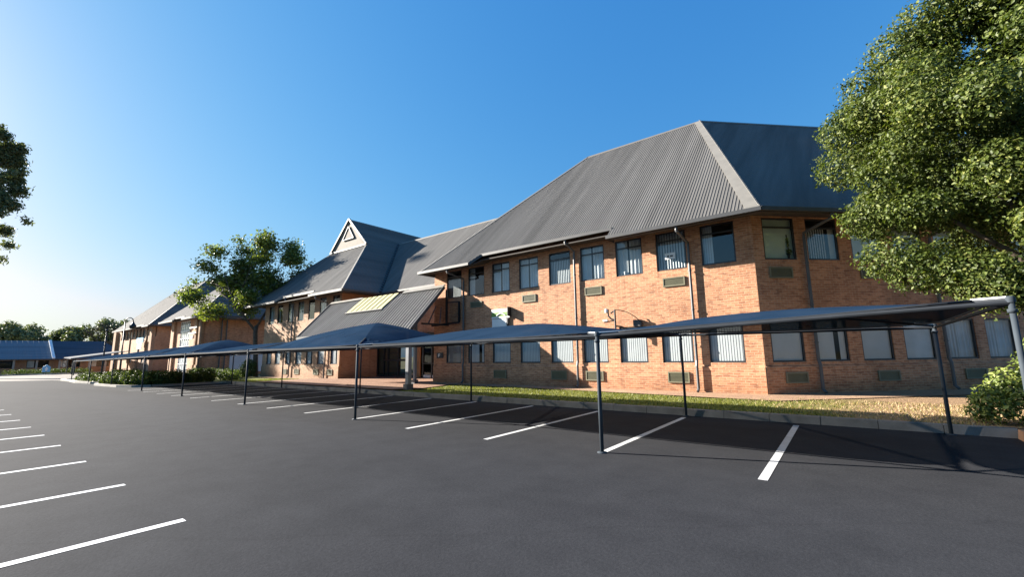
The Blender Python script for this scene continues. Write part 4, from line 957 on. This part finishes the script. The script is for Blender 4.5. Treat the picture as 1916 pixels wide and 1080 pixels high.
mb = MB(); mb.beam((-88.6, 3.0, .05), (-88.8, 9, .05), .25, .2); mb.beam((-88.8, 9, .05), (-88.3, 14.5, .05), .25, .2); struct('far_kerb', mb, M['palekerb'])

# grass blades
def blades(name, x0, x1, y0, y1, n, tint, seed, h=.06, dens=None):
    r = np.random.default_rng(seed)
    X = r.uniform(x0, x1, n); Y = r.uniform(y0, y1, n)
    keep = ~((X > -31.3) & (X < -16.0)); X, Y = X[keep], Y[keep]
    k2 = Y < 15.25 + .85 * np.clip((-X - 4) / 8, 0, 1) + .12 * np.sin(X * 1.9) + .08 * np.sin(X * 5.3); k2 |= X > -1.6; X, Y = X[k2], Y[k2]
    pn = np.sin(X * 2.1 + np.sin(Y * 3.1) * 2) * np.cos(Y * 2.7 + X * .6) + r.normal(size=len(X)) * .5
    t = tint(X, Y, r); kp = r.random(len(X)) < np.clip(.72 + .45 * pn - .55 * (t > .62), .08, 1); X, Y, t = X[kp], Y[kp], t[kp]; n = len(X)
    Z = np.array([lz(a, b) for a, b in zip(X, Y)]) - .008
    ang = r.uniform(0, 2 * math.pi, n); hh = h * r.uniform(.5, 1.4, n); w = .011 * r.uniform(.7, 1.5, n)
    dx, dy = np.cos(ang) * w, np.sin(ang) * w; lx, ly = r.normal(size=n) * hh * .5, r.normal(size=n) * hh * .5
    v = np.stack([np.stack([X - dx, Y - dy, Z], 1), np.stack([X + dx, Y + dy, Z], 1), np.stack([X + lx, Y + ly, Z + hh], 1)], 1).reshape(-1, 3)
    me = bpy.data.meshes.new(name); me.vertices.add(n * 3); me.vertices.foreach_set('co', v.astype(np.float32).ravel())
    me.loops.add(n * 3); me.loops.foreach_set('vertex_index', np.arange(n * 3, dtype=np.int32)); me.polygons.add(n); me.polygons.foreach_set('loop_start', (np.arange(n) * 3).astype(np.int32)); me.update(calc_edges=True)
    at = me.attributes.new('tint', 'FLOAT', 'POINT'); at.data.foreach_set('value', np.repeat(np.clip(t, 0, 1), 3).astype(np.float32))
    me.materials.append(M['blade']); o = bpy.data.objects.new(name, me); COL.objects.link(o); o['kind'] = 'stuff'; tag(o, 'short green lawn turning to dry straw towards the leafy tree', 'grass'); return o
def tint(X, Y, r):
    dry = np.clip((X + 2.4 + np.sin(Y * 2 + X) * .7 + .5 * (Y - 14.4)) / 2.2, 0, 1)
    return np.where(r.random(len(X)) < dry * .93, r.uniform(.7, 1, len(X)), r.uniform(.1, .66, len(X)))
blades('grass', -35.5, 3.5, 12.52, 16.28, 105000, tint, 71)

# ------------------------------------------------------------------ small things
def lamp(x, y, h, lab, neck):
    t = thing('street_lamp', lab, 'lamp post', (x, y, 0)); mb = MB()
    mb.tube([(x, y, 0), (x, y, 1.0), (x, y, h)], [.10, .075, .05], 8); mb.lathe((x, y, 0), [(.17, 0), (.17, .25), (.11, .45)], 8); mb.build('pole', M['black'], t, True)
    if neck:
        m2 = MB(); pts = [V((x, y, h)) + RV * (.42 - .42 * math.cos(a)) + V((0, 0, .42 * math.sin(a))) for a in np.linspace(0, math.pi * 1.02, 12)]; m2.tube(pts, .045, 8); m2.build('gooseneck', M['black'], t, True)
        m3 = MB(); q = pts[-1]; m3.lathe(q + V((0, 0, -.75)), [(0, 0), (.2, .02), (.3, .2), (.28, .38), (.16, .55), (.07, .75), (0, .76)], 12); m3.build('lantern', M['black'], t, True)
    else:
        m3 = MB(); m3.lathe((x, y, h - .02), [(.05, 0), (.12, .05), (.12, .16), (.04, .26), (0, .27)], 10); m3.build('lamp_head', M['black'], t, True)
lamp(-60, 11.25, 5.75, 'dark gooseneck street lamp with hanging lantern in front of the pilastered block', True)
lamp(-57.5, 9.48, 4.55, 'slim dark lamp pole rising from the outer hedge clump', False)
ds = thing('direction_sign', 'small pale blue house shaped sign on the far planting bed', 'sign', (-88, 8.8, 0))
mb = MB(); mb.prism([(-88, 8.42, .35), (-88, 9.2, .35), (-88, 9.2, 1.05), (-88, 8.81, 1.4), (-88, 8.42, 1.05)], (-.05, 0, 0)); mb.build('board', M['signblue'], ds)
mb = MB(); mb.prism([(-87.985, 8.62, .72), (-87.985, 9.0, .72), (-87.985, 8.81, 1.12)], (-.012, 0, 0)); mb.box(-87.997, -87.985, 8.72, 8.9, .5, .72); mb.build('arrow', M['white'], ds)
mb = MB(); mb.box(-88.06, -88.0, 8.77, 8.85, 0, .5); mb.build('stake', M['post'], ds)
ws = thing('wall_sign', 'white and green sign board on the sunny brick wall above the low net', 'sign', (-13.85, 16.9, 3.6))
mb = MB(); x0, x1 = -14.45, -13.3; y0 = 16.90
mb.box(x0, x1, y0, y0 + .05, 3.80, 3.96, 0); mb.box(x0, x1, y0, y0 + .05, 3.58, 3.80, 1); mb.box(x0, x1, y0, y0 + .05, 3.50, 3.58, 0); mb.build('board', [M['white'], M['signgreen']], ws)
mb = MB(); mb.tube([(x0 + .35 + .55 * i / 8, y0 - .008, 3.62 + .11 * math.sin(math.pi * i / 8)) for i in range(9)], .03, 6); mb.build('emblem', M['white'], ws)
mb = MB(); mb.box(x0 + .02, x1 - .2, y0 + .005, y0 + .06, 2.95, 3.47); mb.build('lower_panel', M['white'], ws)
mb = MB(); mb.box(x1 + .0, x1 + .045, 16.72, 16.99, 3.56, 4.02); mb.box(x1 - .17, x1 - .1, y0 + .0, y0 + .07, 2.95, 3.49); mb.build('bracket', M['black'], ws)
fl = thing('wall_floodlight', 'dark pole bracket with white lamp heads and looping cable on the sunny wall', 'floodlight', (-7.6, 16.9, 2.9))
mb = MB(); mb.tube([(-7.55, 16.5, 2.55), (-7.55, 16.5, 3.42)], .04, 8); mb.beam((-7.55, 16.5, 2.75), (-7.55, 17, 2.75), .06, .06); mb.tube([(-7.55, 16.5, 2.98), (-7.72, 16.5, 3.05), (-7.84, 16.5, 3.18), (-7.84, 16.5, 3.45)], .035, 8); mb.tube([(-7.6, 16.5, 3.36), (-7.72, 16.48, 3.28)], .03, 6); mb.tube([(-7.58, 16.5, 2.98), (-8.02, 16.46, 2.92)], .025, 6); mb.build('pole', M['black'], fl)
mb = MB(); mb.tube([(-7.54, 16.52, 3.41)] + [(-7.52 + .98 * t_, 16.6 + .3 * t_, 3.40 - .62 * t_ ** 2.0) for t_ in np.linspace(.1, 1, 10)], .016, 6); mb.build('cable', M['black'], fl)
mb = MB(); mb.lathe((-7.9, 16.46, 3.30), [(0, 0), (.06, .01), (.075, .09), (.05, .17), (0, .18)], 10); mb.build('lamp_head', M['white'], fl)
mb = MB(); mb.ob((-8.05, 16.40, 2.96), (.2, 0, .0), (0, .1, 0), (0, 0, .07)); mb.build('lamp_head', M['white'], fl)
mb = MB(); mb.box(-6.95, -6.62, 16.86, 16.99, 2.72, 2.98); mb.build('junction_box', M['gutter'], fl)
mb = MB(); mb.box(-5.56, -5.16, 17.040, 17.048, 5.28, 5.53); mb.box(-5.47, -5.40, 17.037, 17.040, 5.36, 5.44, 1); mb.box(-5.36, -5.25, 17.037, 17.040, 5.37, 5.43, 1)
tag(mb.build('paper_notice', [M['white'], M['gutter']]), 'white paper notice stuck on an upper office window', 'notice')
mb = MB(); mb.lathe((-7.28, 17.105, 4.90), [(0, 0), (.03, 0), (.038, .14), (.034, .14), (.028, .04), (0, .03)], 10)
tag(mb.build('cup', M['white']), 'small white cup on an upper window sill left of the paper notice', 'cup')
q = P2(C0, UD, 1.42, 4.9, -.12)
pp = thing('potted_plant', 'spindly dark potted plant in the upper window round the corner', 'plant', q)
mb = MB(); mb.lathe(q, [(0, 0), (.035, 0), (.05, .2), (.04, .2), (0, .18)], 10); mb.build('pot', M['black'], pp, True)
mb = MB(); mb.tube([V(q) + V((0, 0, .18)), V(q) + V((.01, 0, .5)), V(q) + V((-.01, .01, .88))], .018, 6); mb.build('stem', M['bark'], pp)
leaves('foliage', M['leaf_mid'], pp, [(np.array(q) + (0, 0, .24), (.12, .05, .1)), (np.array(q) + (0, 0, .6), (.04, .04, .2))], 160, .07, 3)
mb = MB(); mb.box(-18.55, -18.05, 16.93, 16.96, 1.55, 1.85); mb.box(-18.42, -18.37, 16.92, 16.93, 1.62, 1.79, 1); mb.box(-18.37, -18.26, 16.92, 16.93, 1.74, 1.79, 1); mb.box(-18.37, -18.3, 16.92, 16.93, 1.67, 1.71, 1)
tag(mb.build('door_sign', [M['navy'], M['white']]), 'small dark sign with white marks between the entrance doors and first window', 'sign')
mb = MB(); mb.hexa([(2.16, 11.2, -.02), (2.9, 11.2, -.02), (2.9, 12.2, -.02), (2.16, 12.2, -.02)], [(2.18, 11.22, .17), (2.9, 11.22, .17), (2.9, 12.2, .17), (2.18, 12.2, .17)])
tag(mb.build('brick_edging', M['plainbrick']), 'short terracotta brick edging where the kerb ends below the bright bush', 'edging')

# ------------------------------------------------------------------ camera, sky, sun
EXPO = 2.1
EL, AZ = math.radians(22.2), math.radians(20)   # light travels towards (cos AZ, sin AZ)
to_sun = V((-math.cos(AZ) * math.cos(EL), -math.sin(AZ) * math.cos(EL), math.sin(EL)))
w = bpy.data.worlds.new('World'); sc.world = w; w.use_nodes = True
nt = w.node_tree; bg = nt.nodes['Background']
sky = nt.nodes.new('ShaderNodeTexSky'); sky.sky_type = 'NISHITA'; sky.sun_disc = False
sky.sun_elevation = EL; sky.sun_rotation = math.atan2(to_sun.x, to_sun.y); sky.altitude = 0; sky.air_density = 1.6; sky.dust_density = 1.0; sky.ozone_density = 3.0
sp_ = nt.nodes.new('ShaderNodeSeparateColor'); cb_ = nt.nodes.new('ShaderNodeCombineColor'); nt.links.new(sky.outputs[0], sp_.inputs[0])
for i_, (pw_, k_) in enumerate(((1.2, .895), (.72, .969), (.42, 1.178))):      # flatten the blue, as the camera did
    m1 = nt.nodes.new('ShaderNodeMath'); m1.operation = 'MULTIPLY'; m1.inputs[1].default_value = .1
    m2 = nt.nodes.new('ShaderNodeMath'); m2.operation = 'POWER'; m2.inputs[1].default_value = pw_
    m3 = nt.nodes.new('ShaderNodeMath'); m3.operation = 'MULTIPLY'; m3.inputs[1].default_value = k_ * 10 / 2 ** EXPO
    nt.links.new(sp_.outputs[i_], m1.inputs[0]); nt.links.new(m1.outputs[0], m2.inputs[0]); nt.links.new(m2.outputs[0], m3.inputs[0]); nt.links.new(m3.outputs[0], cb_.inputs[i_])
lim = nt.nodes.new('ShaderNodeMath'); lim.operation = 'MINIMUM'; lk = cb_.inputs[0].links[0]; r_out = lk.from_socket; g97 = nt.nodes.new('ShaderNodeMath'); g97.operation = 'MULTIPLY'; g97.inputs[1].default_value = .95; nt.links.new(cb_.inputs[1].links[0].from_socket, g97.inputs[0]); nt.links.new(r_out, lim.inputs[0]); nt.links.new(g97.outputs[0], lim.inputs[1]); nt.links.new(lim.outputs[0], cb_.inputs[0])
nt.links.new(cb_.outputs[0], bg.inputs[0]); bg.inputs[1].default_value = .1
sd = bpy.data.lights.new('sun', 'SUN'); sd.energy = 5.0; sd.angle = math.radians(.53); sd.color = (1, .925, .82)
so = bpy.data.objects.new('sun', sd); COL.objects.link(so); so.rotation_euler = to_sun.to_track_quat('Z', 'Y').to_euler()

cd = bpy.data.cameras.new('camera'); cam = bpy.data.objects.new('camera', cd); COL.objects.link(cam); sc.camera = cam
cd.sensor_width = 36; cd.lens = 818 / 1916 * 36; cd.clip_start = .05; cd.clip_end = 4000
p_, r_, y_ = map(math.radians, (8.7, .9, 37.8))
F0v = V((-math.sin(y_), math.cos(y_), 0)); R0v = V((math.cos(y_), math.sin(y_), 0)); U0v = V((0, 0, 1))
Fv = F0v * math.cos(p_) + U0v * math.sin(p_); Uv = U0v * math.cos(p_) - F0v * math.sin(p_)
Rv = R0v * math.cos(r_) - Uv * math.sin(r_); U2 = Uv * math.cos(r_) + R0v * math.sin(r_)
mw = Matrix((Rv, U2, -Fv)).transposed().to_4x4(); mw.translation = V((0, 0, 1.65)); cam.matrix_world = mw
vs = sc.view_settings; sc.display_settings.display_device = 'sRGB'
vs.view_transform = 'Standard'; vs.look = 'None'; vs.exposure = EXPO; vs.gamma = 1
sc.cycles.max_bounces = 6; sc.cycles.transparent_max_bounces = 12
